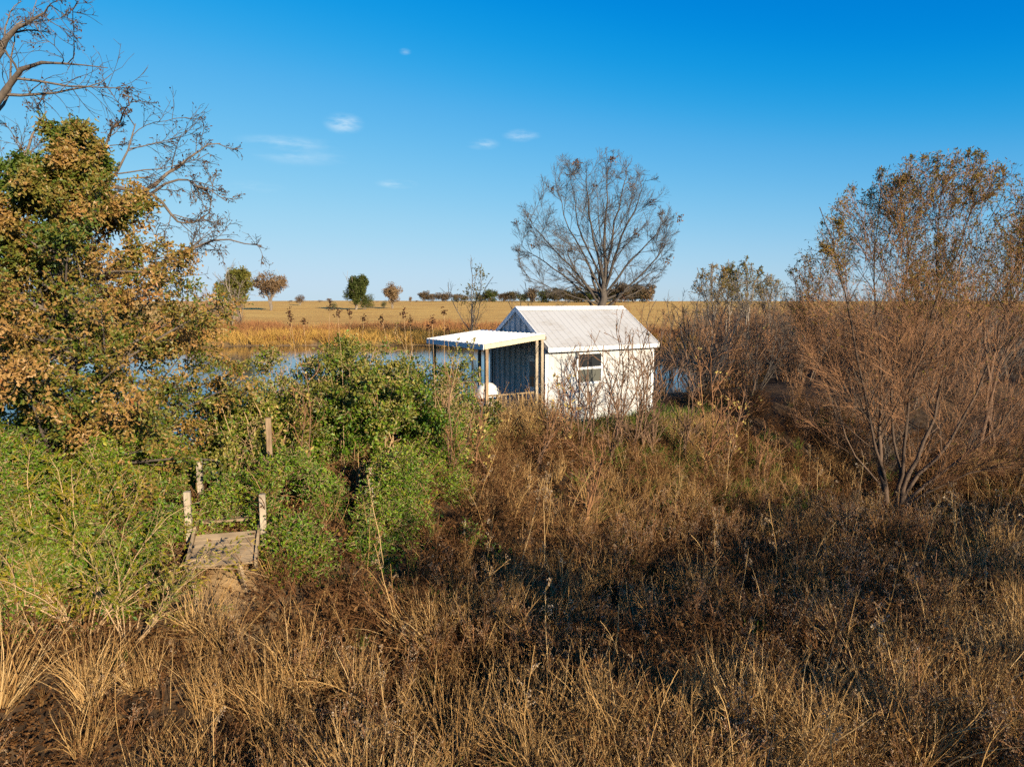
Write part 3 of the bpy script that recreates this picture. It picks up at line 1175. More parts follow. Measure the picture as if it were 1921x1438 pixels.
def pix(Y, *pts, dy=None):
    """pixel path at distance Y (dy: change of distance along it)"""
    n = len(pts)
    return [at(p[0], p[1], Y + (0 if dy is None else dy * k / (n - 1))) for k, p in enumerate(pts)]


# the tall bare tree behind the cabin, on the far bank
Yt = 52.0
base = at(1130, 600, Yt)
base[2] = hz1(base[0], base[1]) - .1
tb = lambda *pts, dy=0: pix(Yt, *pts, dy=dy)
trunk_pts = [base] + pix(Yt, (1128, 575), (1132, 545), (1135, 510), (1134, 450), (1139, 380), (1143, 310))
polys = [(trunk_pts, .40, .025),
         (tb((1127, 565), (1116, 535), (1100, 480), (1068, 430), (1050, 370), (1046, 328), dy=2), 0.137, .012),
         (tb((1124, 568), (1104, 540), (1066, 495), (1026, 455), (1000, 420), (985, 395), dy=-2), 0.122, .012),
         (tb((1118, 585), (1092, 548), (1052, 512), (1012, 485), (990, 470), (972, 458), dy=1.5), 0.108, .012),
         (tb((1133, 548), (1147, 500), (1168, 440), (1196, 382), (1205, 355), (1212, 335), dy=-2), 0.130, .012),
         (tb((1131, 560), (1158, 522), (1192, 482), (1226, 446), (1240, 422), (1250, 406), dy=2), 0.115, .012),
         (tb((1134, 582), (1172, 545), (1212, 506), (1238, 474), (1252, 460), (1264, 452), dy=-1.5), 0.108, .012),
         (tb((1132, 530), (1122, 480), (1108, 420), (1102, 360), (1100, 332), (1098, 310), dy=-2.5), 0.122, .012),
         (tb((1134, 520), (1146, 470), (1154, 410), (1168, 355), (1174, 328), (1180, 310), dy=3), 0.122, .012),
         (tb((1130, 555), (1118, 500), (1090, 440), (1078, 380), (1070, 340), (1066, 315), dy=3), 0.108, .012),
         (tb((1124, 572), (1090, 560), (1050, 545), (1015, 530), (992, 520), (975, 512), dy=-2), 0.072, .012),
         (tb((1136, 575), (1170, 560), (1205, 540), (1230, 520), (1245, 505), (1256, 492), dy=2.5), 0.072, .012)]
cc = at(1113, 436, Yt)
half = np.array([6.35, 6.0, 6.1])
spec = [dict(n=14, t=(.18, .97), ang=(22, 66), length=(.3, .6), rr=.42, K=8, wander=.07, up=.045, rmin=.018, thick=True, sides=5),
        dict(n=11, t=(.12, 1), ang=(18, 42), length=(.35, .65), rr=.5, K=6, wander=.09, up=.05, rmin=.010, sides=3),
        dict(n=7, t=(.12, 1), ang=(20, 48), length=(.35, .85), rr=.55, K=3, wander=.12, up=.05, rmin=.008, sides=3)]
th, lv = bare_tree('bare_tree', base, polys, 'tall leafless round-crowned tree rising behind the cabin roof', spec, (M['bark_dark'], M['bark_dark']), 3,
                   env=(cc, half), jit=.05)
rng = np.random.default_rng(5)
g = Geo()
for k in rng.choice(len(lv[2][0]), 16, replace=False):      # hanging clumps of dead leaves
    c = lv[2][0][k, -1]
    n = 26
    add_leaves(g, c + rng.normal(size=(n, 3)) * .13, rng.normal(size=(n, 3)), .2, .1, 'oak', 0, rng)
put(th, 'dead_leaves', g, M['dead_leaf'])

# the big bare tree at the left edge, behind the oak
Yb = 16.0
base = np.array([at(-70, 800, Yb)[0], Yb, 0])
base[2] = hz1(base[0], base[1]) - .2
polys = [([base] + pix(Yb, (-45, 640), (20, 545), (70, 470), (150, 400), (215, 330), (255, 230)), .30, .012),
         (pix(Yb, (60, 480), (150, 430), (240, 380), (310, 330), (360, 290), (412, 268), dy=1), .12, .012),
         (pix(Yb, (90, 540), (200, 520), (290, 500), (350, 470), (410, 448), (490, 462), dy=-.7), .11, .010),
         (pix(Yb, (150, 400), (200, 420), (270, 370), (330, 340), (380, 350), (425, 375), dy=.5), .07, .010),
         ([base] + pix(Yb, (-60, 600), (-80, 420), (-40, 250), (30, 140), (110, 118), (205, 130), dy=-1), .26, .008),
         (pix(Yb, (-60, 330), (-10, 120), (30, 60), (70, 30), (100, 8), dy=-.5), .12, .012),
         (pix(Yb, (-70, 500), (-20, 380), (20, 330), (60, 260), (90, 210), dy=1), .12, .012),
         (pix(Yb, (150, 400), (170, 330), (200, 270), (230, 215), (250, 190), dy=-.5), .07, .008),
         (pix(Yb, (215, 350), (290, 370), (340, 420), (390, 400), (400, 330), dy=.8), .05, .008)]
spec = [dict(n=11, t=(.3, 1), ang=(25, 60), length=(.14, .34), rr=.5, K=8, wander=.13, up=.03, rmin=.012, thick=True, sides=4),
        dict(n=8, t=(.2, 1), ang=(25, 60), length=(.3, .65), rr=.5, K=6, wander=.14, up=.02, rmin=.008, sides=3),
        dict(n=4, t=(.2, 1), ang=(25, 65), length=(.35, .75), rr=.55, K=4, wander=.15, up=.0, rmin=.0055, sides=3)]
bare_tree('bare_tree', base, polys, 'big leafless tree with long crooked limbs reaching out behind the russet oak', spec, (M['bark_mid'], M['bark_dark']), 8, jit=.02,
          leaves=[dict(n=1, L=.07, W=.03, mat=M['dead_leaf'], src=-1, sel=lambda e, r: r.random(len(e)) < .5)])

# the oak with russet and green leaves
rng = np.random.default_rng(21)
Yo = 12.0
ob = np.array([at(140, 900, Yo)[0], Yo, 0])
ob[2] = hz1(ob[0], ob[1]) - .1
th = tree_thing('oak_tree', ob, 'young oak in russet and green autumn leaf beside the wooden steps')
tp = at(135, 215, Yo)
P, R = limbs([([ob, ob + (.05, 0, 1.2), ob + (.1, .1, 2.6), ob + (0, 0, 4.4), tp], .13, .012)], 16, .03, rng)
# scaffold limbs with lengths following the crown's outline
zs = np.array([0.3, .9, 1.6, 2.6, 3.4, 4.4, 5.2, 6.1, 7.0])
ws = np.array([3.0, 3.3, 3.45, 3.25, 2.8, 2.05, 1.35, .75, .3])
nl = 96
zz = np.linspace(.2, 6.5, nl) + rng.normal(size=nl) * .08
az = np.arange(nl) * 2.399 + rng.normal(size=nl) * .3
w = np.interp(zz, zs, ws) * rng.uniform(.72, 1.05, nl)
S = np.stack([np.interp(zz, P[0, :, 2] - ob[2], P[0, :, i]) for i in range(3)], 1)
D = np.stack([np.cos(az), np.sin(az), rng.uniform(.15, .7, nl)], 1)
LP = branch_paths(S - np.array([0, 0, .25]) * w[:, None] * .5, D, w, 10, .07, .03, rng)
LR = np.linspace(1, .15, 10)[None] * (np.interp(zz, [0, 7], [.05, .02])[:, None])
g = Geo()
add_tubes(g, P, R, 9, rng=rng)
add_tubes(g, LP, LR, 5, rng=rng)
put(th, 'trunk', g, M['bark_mid'], True)
b2, r2 = grow(LP, LR, 11, t=(.1, 1), ang=(30, 75), length=(.2, .42), rr=.5, K=6, wander=.12, up=.04, rmin=.006, rng=rng)
b3, r3 = grow(b2, r2, 5, t=(.15, 1), ang=(25, 65), length=(.35, .7), rr=.55, K=4, wander=.14, up=.03, rmin=.004, rng=rng)
g = Geo()
add_tubes(g, b2, r2, 3, rng=rng)
add_tubes(g, b3, r3, 3, rng=rng)
put(th, 'twigs', g, M['bark_dark'])
g = Geo()
C, T = tips(b3, 21, rng, (.05, 1.0))
n = len(C)
# keep clumpy: thin out where a slow noise is low
cl = nz(C[:, 0] + C[:, 1] * .6, C[:, 2] + C[:, 1] * .3, 1.6, 9)
keep = rng.random(n) < np.clip(.85 + .7 * cl, .35, 1)
C, T = C[keep], T[keep]
n = len(C)
hue = np.clip(rng.normal(.41, .23, n) + .3 * nz(C[:, 0] + C[:, 1], C[:, 2], 2.0, 12) + .12 * (np.linalg.norm(C[:, :2] - ob[:2], axis=1) - 1.5) - .3 * np.clip(1.5 - C[:, 2], 0, 1) - .1, 0, 1)
add_leaves(g, C + rng.normal(size=(n, 3)) * .06, T * .5 + rng.normal(size=(n, 3)) * .8 + np.array([0, 0, -.25]), rng.uniform(.05, .115, n), rng.uniform(.03, .06, n),
           'oak', 0, rng, rnd=hue)
put(th, 'leaves', g, M['oak_leaf'])
print('oak leaves', n)

# ------------------------------------------------------------------ the willows on the right
def willow(base_px, Y, stems, label, seed, scale=1.0, leaf_from=.55, dens=1.0, group=None, leafn=2, mats=None, zleaf=2.2, env=None):
    base = at(base_px[0], base_px[1], Y)
    base[2] = hz1(base[0], base[1]) - .1
    polys = []
    rng = np.random.default_rng(seed)
    for k, (pts, r0, dy) in enumerate(stems):
        off = rng.normal(size=3) * .12 * scale
        off[2] = 0
        polys.append(([base + off] + pix(Y, *pts, dy=dy), r0, .008 * scale))
    spec = [dict(n=int(14 * dens), t=(.26, .98), ang=(12, 42), length=(.25, .48), rr=.45, K=9, wander=.045, up=.03, rmin=.008 * scale, thick=True, sides=4, tlen=.12),
            dict(n=int(10 * dens), t=(.12, 1), ang=(15, 42), length=(.3, .6), rr=.5, K=6, wander=.06, up=.03, rmin=.0045 * scale, sides=3),
            dict(n=int(5 * dens), t=(.1, 1), ang=(15, 45), length=(.35, .75), rr=.55, K=3, wander=.08, up=.02, rmin=.0032 * scale, sides=3)]
    lf = [dict(n=leafn, L=.075 * scale, W=.022 * scale, mat=M['willow_leaf'], shape='long', t=(.3, 1), scat=.7, hang=-.5,
               sel=lambda e, r: r.random(len(e)) < np.clip((e[:, 2] - zleaf) / 2.2, .03, .95))]
    return bare_tree('willow', base, polys, label, spec, mats or (M['bark_willow'], M['twig_red']), seed, leaves=lf, jit=.03 * scale, group=group, env=env)


Yw = ground(1680, 970)[1]
print('willow Y', Yw)
willow((1680, 975), Yw,
       [([(1656, 900), (1654, 800), (1650, 650), (1640, 500), (1655, 340)], .09, .6),
        ([(1660, 900), (1630, 780), (1600, 620), (1565, 480), (1540, 390)], .06, -.8),
        ([(1700, 900), (1740, 820), (1775, 680), (1760, 520), (1770, 330)], .09, .3),
        ([(1690, 900), (1700, 780), (1740, 620), (1800, 460), (1830, 360)], .07, -1.0),
        ([(1715, 900), (1790, 820), (1850, 700), (1900, 560), (1930, 480)], .07, -.6),
        ([(1720, 920), (1820, 850), (1900, 770), (1980, 680), (2040, 600)], .06, -1.2),
        ([(1660, 920), (1600, 850), (1560, 740), (1530, 640), (1515, 560)], .04, .8),
        ([(1690, 900), (1670, 760), (1690, 600), (1700, 470), (1690, 360)], .06, 1.2),
        ([(1720, 930), (1830, 890), (1930, 850), (2010, 800)], .045, -1.5)],
       'large many-stemmed willow with reddish twigs and thin olive leaves', 31, leafn=2, dens=1.55, zleaf=3.0, scale=1.2, mats=(M['bark_stem'], M['twig_red']), env=(at(1738, 630, Yw), np.array([3.35, 3.0, 4.15]) * Yw / 16))
Yw2 = 24.0
willow((1850, 800), Yw2, [([(1850, 700), (1840, 600), (1790, 520), (1760, 430)], .07, .5), ([(1860, 700), (1880, 600), (1900, 520), (1925, 440)], .08, -.5),
                          ([(1870, 700), (1900, 640), (1950, 560), (2000, 480)], .07, 0), ([(1840, 720), (1800, 650), (1760, 580), (1720, 520)], .05, .8)],
       'dark leaning willow standing behind the many-stemmed willow', 37, scale=1.4, dens=1.2, leafn=2, zleaf=2.0, env=(at(1880, 620, Yw2), np.array([4.0, 3.0, 4.0])))
for k, (bx, top, Y, wd, lab) in enumerate([(1335, 500, 44, 30, 'slender pale willow, first of the row beyond the brown brush'),
                                            (1366, 497, 45, 26, 'slender grey willow, second of the row beyond the brown brush'),
                                            (1400, 497, 40, 34, 'darker fuller willow, third of the row beyond the brown brush'),
                                            (1440, 518, 47, 22, 'short greenish willow ending the row beyond the brown brush')]):
    mid = lambda f, dx: (bx + dx * f, 640 + (top - 640) * f)
    willow((bx, 660), Y, [([mid(.25, -wd * .3), mid(.5, -wd * .5), mid(.75, -wd * .7), mid(1, -wd * .9)], .06, .3),
                          ([mid(.25, wd * .1), mid(.5, wd * .1), mid(.75, 0), mid(1.05, 0)], .07, -.3),
                          ([mid(.25, wd * .3), mid(.5, wd * .5), mid(.75, wd * .6), mid(.95, wd * .9)], .06, .2)], lab, 50 + k, scale=2.2, dens=.8, leafn=1,
           mats=(M['bark_grey'], M['twig_grey']), zleaf=1.4, env=(at(bx, 590, Y), np.array([1.6, 1.6, (590 - top) / FPX * Y * 1.05])))

# ------------------------------------------------------------------ far trees on the field's crest
def far_tree(name, px, pyb, pyt, wpx, Y, label, mat, seed, group=None, trunk=.25, nleaf=1500, flat=1.0, gap=.15, lsz=None, category='tree'):
    rng = np.random.default_rng(seed)
    b = at(px, pyb, Y)
    b[2] = hz1(b[0], b[1]) - .15
    top = at(px, pyt, Y)[2]
    H = top - b[2]
    W = wpx / FPX * Y / 2
    th = tree_thing(name, b, label, category, group)
    nlimb = 7
    az = np.arange(nlimb) * 2.4 + rng.uniform(0, 6)
    polys = []
    for k in range(nlimb):
        d = np.array([math.cos(az[k]), math.sin(az[k]), 0])
        e = b + d * W * rng.uniform(.35, .75) + np.array([0, 0, H * rng.uniform(.55, .9)])
        polys.append(([b, b + np.array([0, 0, H * trunk]) + d * W * .06, (b + e) / 2 + np.array([0, 0, H * .08]) + d * W * .08, e], (.03 if trunk > .08 else .018) * H, .005 * H))
    P, R = limbs(polys, 8, .01 * H, rng)
    P2, R2 = grow(P, R, 9, t=(.35, 1), ang=(25, 60), length=(.25, .5), rr=.5, K=5, wander=.15, up=.05, rmin=.004 * H, rng=rng)
    g = Geo()
    add_tubes(g, P, R, 6, rng=rng)
    add_tubes(g, P2, R2, 3, rng=rng)
    put(th, 'trunk', g, M['bark_grey'])
    # crown: uneven lobes filled with leaf clumps
    nb = 26
    nleaf = int(nleaf * (3.2 if trunk > 0 else 3.0))
    cz0 = trunk * H
    u = nrm(rng.normal(size=(nb, 3)))
    rad = rng.uniform(.2, .8, nb)[:, None]
    cen = np.array([0, 0, cz0 + (H - cz0) * .5])
    half = np.array([W, W, (H - cz0) * .5 * flat])
    lc = b + cen + u * rad * half
    lr = rng.uniform(.22, .42, nb)
    which = rng.integers(0, nb, nleaf)
    dd = nrm(rng.normal(size=(nleaf, 3))) * (rng.random(nleaf) ** .4)[:, None]
    C = lc[which] + dd * lr[which][:, None] * half
    keep = (rng.random(nleaf) > gap) & (C[:, 2] > b[2] + .05 * H) & (C[:, 2] < b[2] + H)
    C = C[keep]
    n = len(C)
    s = lsz or H * (.045 if trunk > 0 else .085)
    g = Geo()
    add_leaves(g, C, rng.normal(size=(n, 3)), rng.uniform(.6, 1.3, n) * s, rng.uniform(.5, 1, n) * s * .8, 'oak', 0, rng)
    put(th, 'crown', g, M[mat])
    return th


far_tree('oak_tree', 508, 572, 507, 74, 185, 'spreading brown oak with pale forked trunk on the golden field', 'far_brown', 101, nleaf=1500, trunk=.3, gap=.3)
far_tree('oak_tree', 447, 580, 492, 74, 120, 'olive green oak showing past the edge of the russet oak', 'far_olive', 102, nleaf=2200, trunk=.25)
far_tree('oak_tree', 563, 571, 551, 25, 240, 'small round brown tree on the field past the spreading oak', 'far_brown', 103, nleaf=900, trunk=.1)
far_tree('evergreen_tree', 668, 573, 504, 50, 190, 'tall dark green tree with ragged lopsided crown on the field', 'far_green', 104, nleaf=2800, trunk=.1, gap=.05)
far_tree('shrub', 684, 573, 545, 44, 192, 'dark green shrub spreading at the foot of the tall green tree', 'far_green', 105, nleaf=1200, trunk=.02, category='shrub')
far_tree('oak_tree', 736, 571, 528, 44, 200, 'bushy brown tree beside the tall dark green tree', 'far_brown', 106, nleaf=1600, trunk=.2, gap=.2)
far_tree('shrub', 720, 572, 560, 14, 200, 'low dark shrub under the bushy brown tree', 'far_green', 107, nleaf=400, trunk=.02, category='shrub')
far_tree('shrub', 626, 571, 562, 16, 190, 'dark round shrub on the open field', 'far_green', 108, nleaf=400, trunk=.02, category='shrub')
for k, (x, t_, w_) in enumerate([(600, 561, 14), (617, 558, 14), (545, 562, 10), (770, 555, 8), (708, 564, 8), (782, 562, 8)]):
    far_tree('shrub', x, 569, t_, w_, 290, 'tiny brown bush on the far skyline of the field', 'far_brown', 120 + k, group='tiny bushes on the far skyline', nleaf=250,
             trunk=.0, category='shrub')
for k, (x, t_, w_) in enumerate([(796, 544, 26), (811, 550, 34), (833, 545, 44), (856, 549, 36), (871, 553, 26)]):
    far_tree('oak_tree', x, 568, t_, w_, 300, 'dusky brown tree in the low skyline row beside the leafy topped sapling', 'far_dusk', 130 + k, group='brown skyline row', nleaf=700, trunk=.0)
for k, (x, t_, w_) in enumerate([(902, 547, 30), (920, 537, 42), (943, 549, 30), (960, 543, 46), (982, 548, 30), (998, 538, 34)]):
    far_tree('oak_tree', x, 568, t_, w_, 290, ['nearly black tree in the skyline row above the cabin gable', 'dark green tree in the skyline row above the cabin gable',
              'brown tree in the skyline row above the cabin gable'][k % 3], ['far_dark', 'far_green', 'far_dusk'][k % 3], 140 + k,
             group='dark skyline row', nleaf=800, trunk=.0)
for k in range(10):
    x = 1022 + k * 21
    far_tree('oak_tree', x, 567, [541, 535, 541, 536, 543, 537, 536, 526, 531, 528][k], [40, 52, 38, 56, 40, 48, 44, 62, 46, 50][k], 270, ('dark green tree in the skyline wood behind the tall leafless tree' if k < 6 and k % 4 == 0 else 'brown tree in the skyline wood behind the tall leafless tree' if k >= 6 and k % 2 else
              'nearly black tree in the skyline wood behind the tall leafless tree'),
             ['far_green', 'far_dark', 'far_dark', 'far_dark'][k % 4] if k < 6 else ['far_dark', 'far_dusk'][k % 2], 160 + k, group='skyline wood behind the bare tree', nleaf=900, trunk=.0)

# ------------------------------------------------------------------ small bare trees and saplings
def sapling(name, base, H, label, seed, lean=(0, 0), stems=3, spread=.25, mats=None, group=None, leaves=None, dens=1.0, r0=.02, category='sapling', fine=1.0):
    rng = np.random.default_rng(seed)
    base = np.array(base, float)
    polys = []
    for k in range(stems):
        a = rng.uniform(0, 6.28)
        d = np.array([math.cos(a), math.sin(a), 0]) * H * spread * rng.uniform(.4, 1.2) * (0 if k == 0 else 1) + np.array([lean[0], lean[1], 0]) * H
        h = H * (1 if k == 0 else rng.uniform(.55, .95))
        fork = base + np.array([0, 0, H * rng.uniform(.0, .3) if k else 0])
        polys.append(([base, fork * .5 + base * .5 + rng.normal(size=3) * .01, base + d * .35 + np.array([0, 0, h * .4]) + rng.normal(size=3) * .03 * H,
                       base + d * .75 + np.array([0, 0, h * .75]) + rng.normal(size=3) * .03 * H, base + d + np.array([0, 0, h])], r0 * rng.uniform(.7, 1), r0 * .3))
    spec = [dict(n=int(8 * dens), t=(.25, .95), ang=(22, 52), length=(.22, .45), rr=.5, K=7, wander=.08, up=.05, rmin=.004 * fine, sides=4, tlen=.5),
            dict(n=int(4 * dens), t=(.2, 1), ang=(22, 55), length=(.3, .6), rr=.55, K=5, wander=.1, up=.04, rmin=.003 * fine, sides=3)]
    return bare_tree(name, base, polys, label, spec, mats or (M['bark_willow'], M['twig_tan']), seed, group=group, leaves=leaves, category=category, jit=.012 * H / 3)


def gp(px, Y):
    x = at(px, 700, Y)[0]
    return np.array([x, Y, hz1(x, Y) - .05])


# far bank
sapling('sapling', gp(885, 69), 8.2, 'sapling with a ball of grey green leaves on the far bank', 201, stems=5, spread=.3, r0=.09, fine=4, mats=(M['bark_grey'], M['twig_grey']),
        leaves=[dict(n=6, L=.26, W=.11, mat=M['far_olive'], src=2, sel=lambda e, r: (np.abs(e[:, 2] - 5.3) < 1.9) & (np.hypot(e[:, 0] + 4.0, e[:, 1] - 69) < 1.9), spread=.2)])
sapling('sapling', gp(985, 60), 6.6, 'leafless sapling fan between the cabin gable and the tall leafless tree', 202, stems=7, spread=.35, r0=.07, fine=3.5, mats=(M['bark_grey'], M['twig_grey']),
        leaves=[dict(n=1, L=.25, W=.1, mat=M['dead_leaf'], src=1, sel=lambda e, r: r.random(len(e)) < .12)])
sapling('small_tree', gp(436, 88), 8.0, 'pale grey leafless small tree on the far bank beside the russet oak', 203, stems=6, spread=.22, r0=.14, fine=6, dens=1.6, category='tree',
        mats=(M['bark_grey'], M['twig_grey']))
for k, (x, Y, h) in enumerate([(400, 90, 5.0), (418, 84, 4.0), (455, 92, 4.2), (385, 95, 5.5), (370, 86, 4.8)]):
    sapling('shrub', gp(x, Y), h, 'grey brown leafless shrub in the clump round the pale small tree', 210 + k, stems=9, spread=.4, r0=.06, fine=5, dens=1.1, category='shrub',
            mats=(M['twig_grey'], M['twig_red']), group='shrubs round the pale small tree')
for k, (x, Y, h, lab) in enumerate([(1228, 36, 5.6, 'dark leafless bush with seed clusters at the far end of the cabin roof'),
                                    (1262, 38, 4.8, 'dark leafless bush next to the seed cluster bush'),
                                    (1205, 44, 5.4, 'thin leafless bush showing over the end of the cabin roof')]):
    sapling('bush', gp(x, Y), h, lab, 220 + k, stems=9, spread=.38, r0=.05, fine=2.6, dens=1.3, category='bush', mats=(M['bark_dark'], M['twig_red']),
            leaves=[dict(n=9, L=.14, W=.07, mat=M['dark_seed'], src=1, t=(.75, 1), spread=.07, sel=lambda e, r: (e[:, 2] > 3) & (r.random(len(e)) < .06))])

def shade_tree(seed, H):  # tree added outside the frame so that its crown shades the ditch
    rng = np.random.default_rng(seed)
    th = empty('added_shade_tree', (0, 0, 0), 'small bushy tree in the row across the ditch from the cabin', 'tree', 'row of small trees across the ditch')
    polys = []
    for k in range(6):
        a = k * 1.05 + rng.uniform(-.3, .3)
        d = np.array([math.cos(a), math.sin(a), 0])
        polys.append(([np.array([0, 0, -.2]), np.array([0, 0, H * .5]) + d * .1, np.array([0, 0, H * .7]) + d * .8, np.array([0, 0, H * .9]) + d * 1.4], .07, .015))
    P, R = limbs(polys, 9, .04, rng)
    P2, R2 = grow(P, R, 10, t=(.55, 1), ang=(25, 70), length=(.16, .34), rr=.5, K=6, wander=.1, up=.02, rmin=.01, rng=rng)
    P3, R3 = grow(P2, R2, 6, t=(.2, 1), ang=(25, 65), length=(.3, .7), rr=.55, K=4, wander=.12, up=.0, rmin=.006, rng=rng)
    g = Geo()
    add_tubes(g, P, R, 6, rng=rng)
    add_tubes(g, P2, R2, 3, rng=rng)
    put(th, 'trunk', g, M['bark_mid'])
    g = Geo()
    C, T = tips(P3, 5, rng)
    n = len(C)
    add_leaves(g, C + rng.normal(size=(n, 3)) * .05, rng.normal(size=(n, 3)), rng.uniform(.07, .15, n), rng.uniform(.05, .09, n), 'oval', 0, rng)
    put(th, 'crown', g, M['vine_leaf_dull'])
    return th


proto = shade_tree(390, 4.7)
for k, (x, y, sc0, rz0) in enumerate([(5.2, 3.0, .95, 0), (7.8, 2.3, 1.0, 1.3), (10.6, 3.4, .95, 2.4), (13.4, 4.4, 1.0, 4.0), (16.2, 5.8, .97, 5.1), (19.0, 7.0, 1.0, .7)]):
    if k == 0:
        o = proto
    else:
        o = proto.copy()
        COL.objects.link(o)
        for ch in list(proto.children):
            c_ = ch.copy()
            COL.objects.link(c_)
            c_.parent = o
    o.location = (x, y, hz1(x, y))
    o.scale = (sc0, sc0, sc0)
    o.rotation_euler = (0, 0, rz0)

# saplings in front of the cabin wall: (px, py of foot, height, lean, stems)
yl = [dict(n=4, L=.10, W=.055, mat=M['yellow_leaf'], src=1, t=(.4, 1), sel=lambda e, r: r.random(len(e)) < .3, spread=.05)]
for k, (x, y, h, lean, ns, lab, lv_) in enumerate([
        (1145, 868, 600, .02, 4, 'leafless forked sapling standing before the cabin window', None),
        (1112, 842, 640, -.05, 3, 'thin crooked sapling before the near end of the cabin wall', None),
        (1222, 850, 615, .06, 5, 'bushy leafless sapling before the far corner of the cabin', None),
        (1188, 850, 605, .10, 5, 'leaning leafless sapling before the middle of the white wall', None),
        (1165, 835, 640, .05, 4, 'thin leafless sapling between the forked and the leaning one at the wall', None),
        (1206, 845, 625, .02, 4, 'twiggy leafless sapling next to the far corner sapling at the wall', None),
        (1090, 845, 655, -.03, 3, 'crooked twig of a sapling between the porch corner and the window', None),
        (1060, 850, 690, -.02, 4, 'small sapling with a few leaves at the corner post of the cabin', yl),
        (1322, 905, 640, .0, 4, 'straight sapling with pale yellow leaves past the far corner of the cabin', yl),
        (1365, 890, 720, .16, 5, 'yellow leaved sapling leaning away from the cabin', yl),
        (1285, 860, 650, -.02, 3, 'straight thin sapling between the cabin and the yellow leaved sapling', None),
        (1392, 800, 605, .05, 4, 'tall yellowing sapling at the edge of the brown brush', yl),
        (1100, 985, 800, -.03, 4, 'pale branching sapling on the slope below the cabin', None),
        (845, 905, 690, .04, 3, 'pale thin sapling by the vine thicket near the porch', None),
        (895, 905, 720, .08, 3, 'slim sapling leaning towards the porch post', yl),
        (577, 940, 690, .03, 3, 'pale sapling stem standing in the vine thicket', yl),
        (520, 860, 690, .03, 3, 'twiggy pale sapling beside the dark step post', None),
        (1010, 880, 710, .1, 4, 'tan sapling in the dry stalks under the porch', None)]):
    b = ground(x, y)
    sapling('sapling', b - np.array([0, 0, .05]), (y - h) / FPX * b[1], lab, 240 + k, lean=(lean, 0), stems=ns, spread=.2, r0=.03 * b[1] / 16, fine=b[1] / 6.5, leaves=lv_, dens=1.15,
            mats=(M['bark_willow'], M['bark_willow']) if k in (0, 1, 2, 3, 4, 5, 6, 10) else (M['bark_willow'] if k % 2 else M['twig_red'], M['twig_red']))

# sumac stems with dark seed heads rising out of the vine thicket
rng = np.random.default_rng(77)
for k, (x, y) in enumerate([(543, 584), (545, 600), (569, 601), (633, 585), (657, 588), (683, 598), (715, 598), (757, 588), (769, 602), (805, 615), (833, 586), (840, 618),
                            (619, 575), (811, 602)]):
    Y = rng.uniform(13.5, 16)
    tipp = at(x, y, Y)
    b = np.array([tipp[0] + rng.uniform(-.3, .3), Y + rng.uniform(-.3, .3), 0])
    b[2] = hz1(b[0], b[1])
    th = empty('sumac_stem', tuple(b), 'thin bare stem tipped with a dark seed head above the vine thicket', 'plant', 'sumac stems above the vine thicket')
    P, R = limbs([([b, (b * .6 + tipp * .4) + rng.normal(size=3) * .08, (b * .3 + tipp * .7) + rng.normal(size=3) * .08, tipp], .009, .0035)], 10, .0, rng)
    g = Geo()
    add_tubes(g, P, R, 4, rng=rng)
    put(th, 'stem', g, M['twig_tan'])
    g = Geo()
    n = 34
    add_leaves(g, tipp + rng.normal(size=(n, 3)) * np.array([.028, .028, .05]), rng.normal(size=(n, 3)), .045, .03, 'oval', 0, rng)
    put(th, 'seed_head', g, M['dark_seed'])

# ------------------------------------------------------------------ vine covered shrubs
def vine_shrub(name, c, r, H, label, seed, nleaf, mats, top_mat=None, group=None, stems=16, L=.064, category='shrub', open_=.5):
    """stems with vines hanging over them; leaves in ragged sheets over the outside"""
    rng = np.random.default_rng(seed)
    c = np.array(c, float)
    th = empty(name, tuple(c), label, category, group)
    a = rng.uniform(0, 6.28, stems)
    rr = np.sqrt(rng.random(stems)) * r * .7
    S = np.stack([c[0] + np.cos(a) * rr, c[1] + np.sin(a) * rr, np.zeros(stems)], 1)
    S[:, 2] = hz(S[:, 0], S[:, 1]) - .05
    D = np.stack([np.cos(a) * .3, np.sin(a) * .3, np.ones(stems)], 1)
    P = branch_paths(S, D, rng.uniform(.75, 1.15, stems) * H, 10, .06, .0, rng)
    R = np.linspace(.018, .005, 10)[None].repeat(stems, 0)
    P2, R2 = grow(P, R, 9, t=(.25, 1), ang=(30, 80), length=(.25, .5), rr=.5, K=7, wander=.16, up=-.03, rmin=.004, rng=rng)
    P3, R3 = grow(P2, R2, 5, t=(.2, 1), ang=(30, 80), length=(.35, .8), rr=.6, K=5, wander=.18, up=-.06, rmin=.003, rng=rng)
    g = Geo()
    add_tubes(g, P, R, 5, rng=rng)
    add_tubes(g, P2, R2, 3, rng=rng)
    add_tubes(g, P3, R3, 3, rng=rng)
    put(th, 'stems', g, M['twig_tan'])
    per = max(1, int(nleaf * 4.3 / len(P3)))
    C, T = tips(P3, per, rng, (.0, 1))
    n = len(C)
    cl = nz(C[:, 0] * 1.0 + .5 * C[:, 1], C[:, 2], 2.4, seed)
    keep = rng.random(n) < np.clip(open_ + 1.3 * cl, .06, 1)
    C = C[keep] + rng.normal(size=(keep.sum(), 3)) * .05
    hrel = (C[:, 2] - c[2]) / H
    n = len(C)
    g = Geo()
    A = rng.normal(size=(n, 3)) * .8 + np.array([0, 0, -.25])
    mi = np.zeros(n, bool) if top_mat is None else (rng.random(n) < np.clip(.3 + .5 * nz(C[:, 0] * 2, C[:, 2], 1.6, seed + 7) + np.clip((hrel - .55) * 1.6, 0, .7), 0, .95))
    for sel, mt in ((~mi, 0), (mi, 1)):
        k = sel.sum()
        add_leaves(g, C[sel], A[sel], rng.uniform(.5, 1.5, k) * L, rng.uniform(.6, 1.4, k) * L * .6, 'oval', mt, rng)
    put(th, 'leaves', g, [mats, top_mat or mats])
    return th


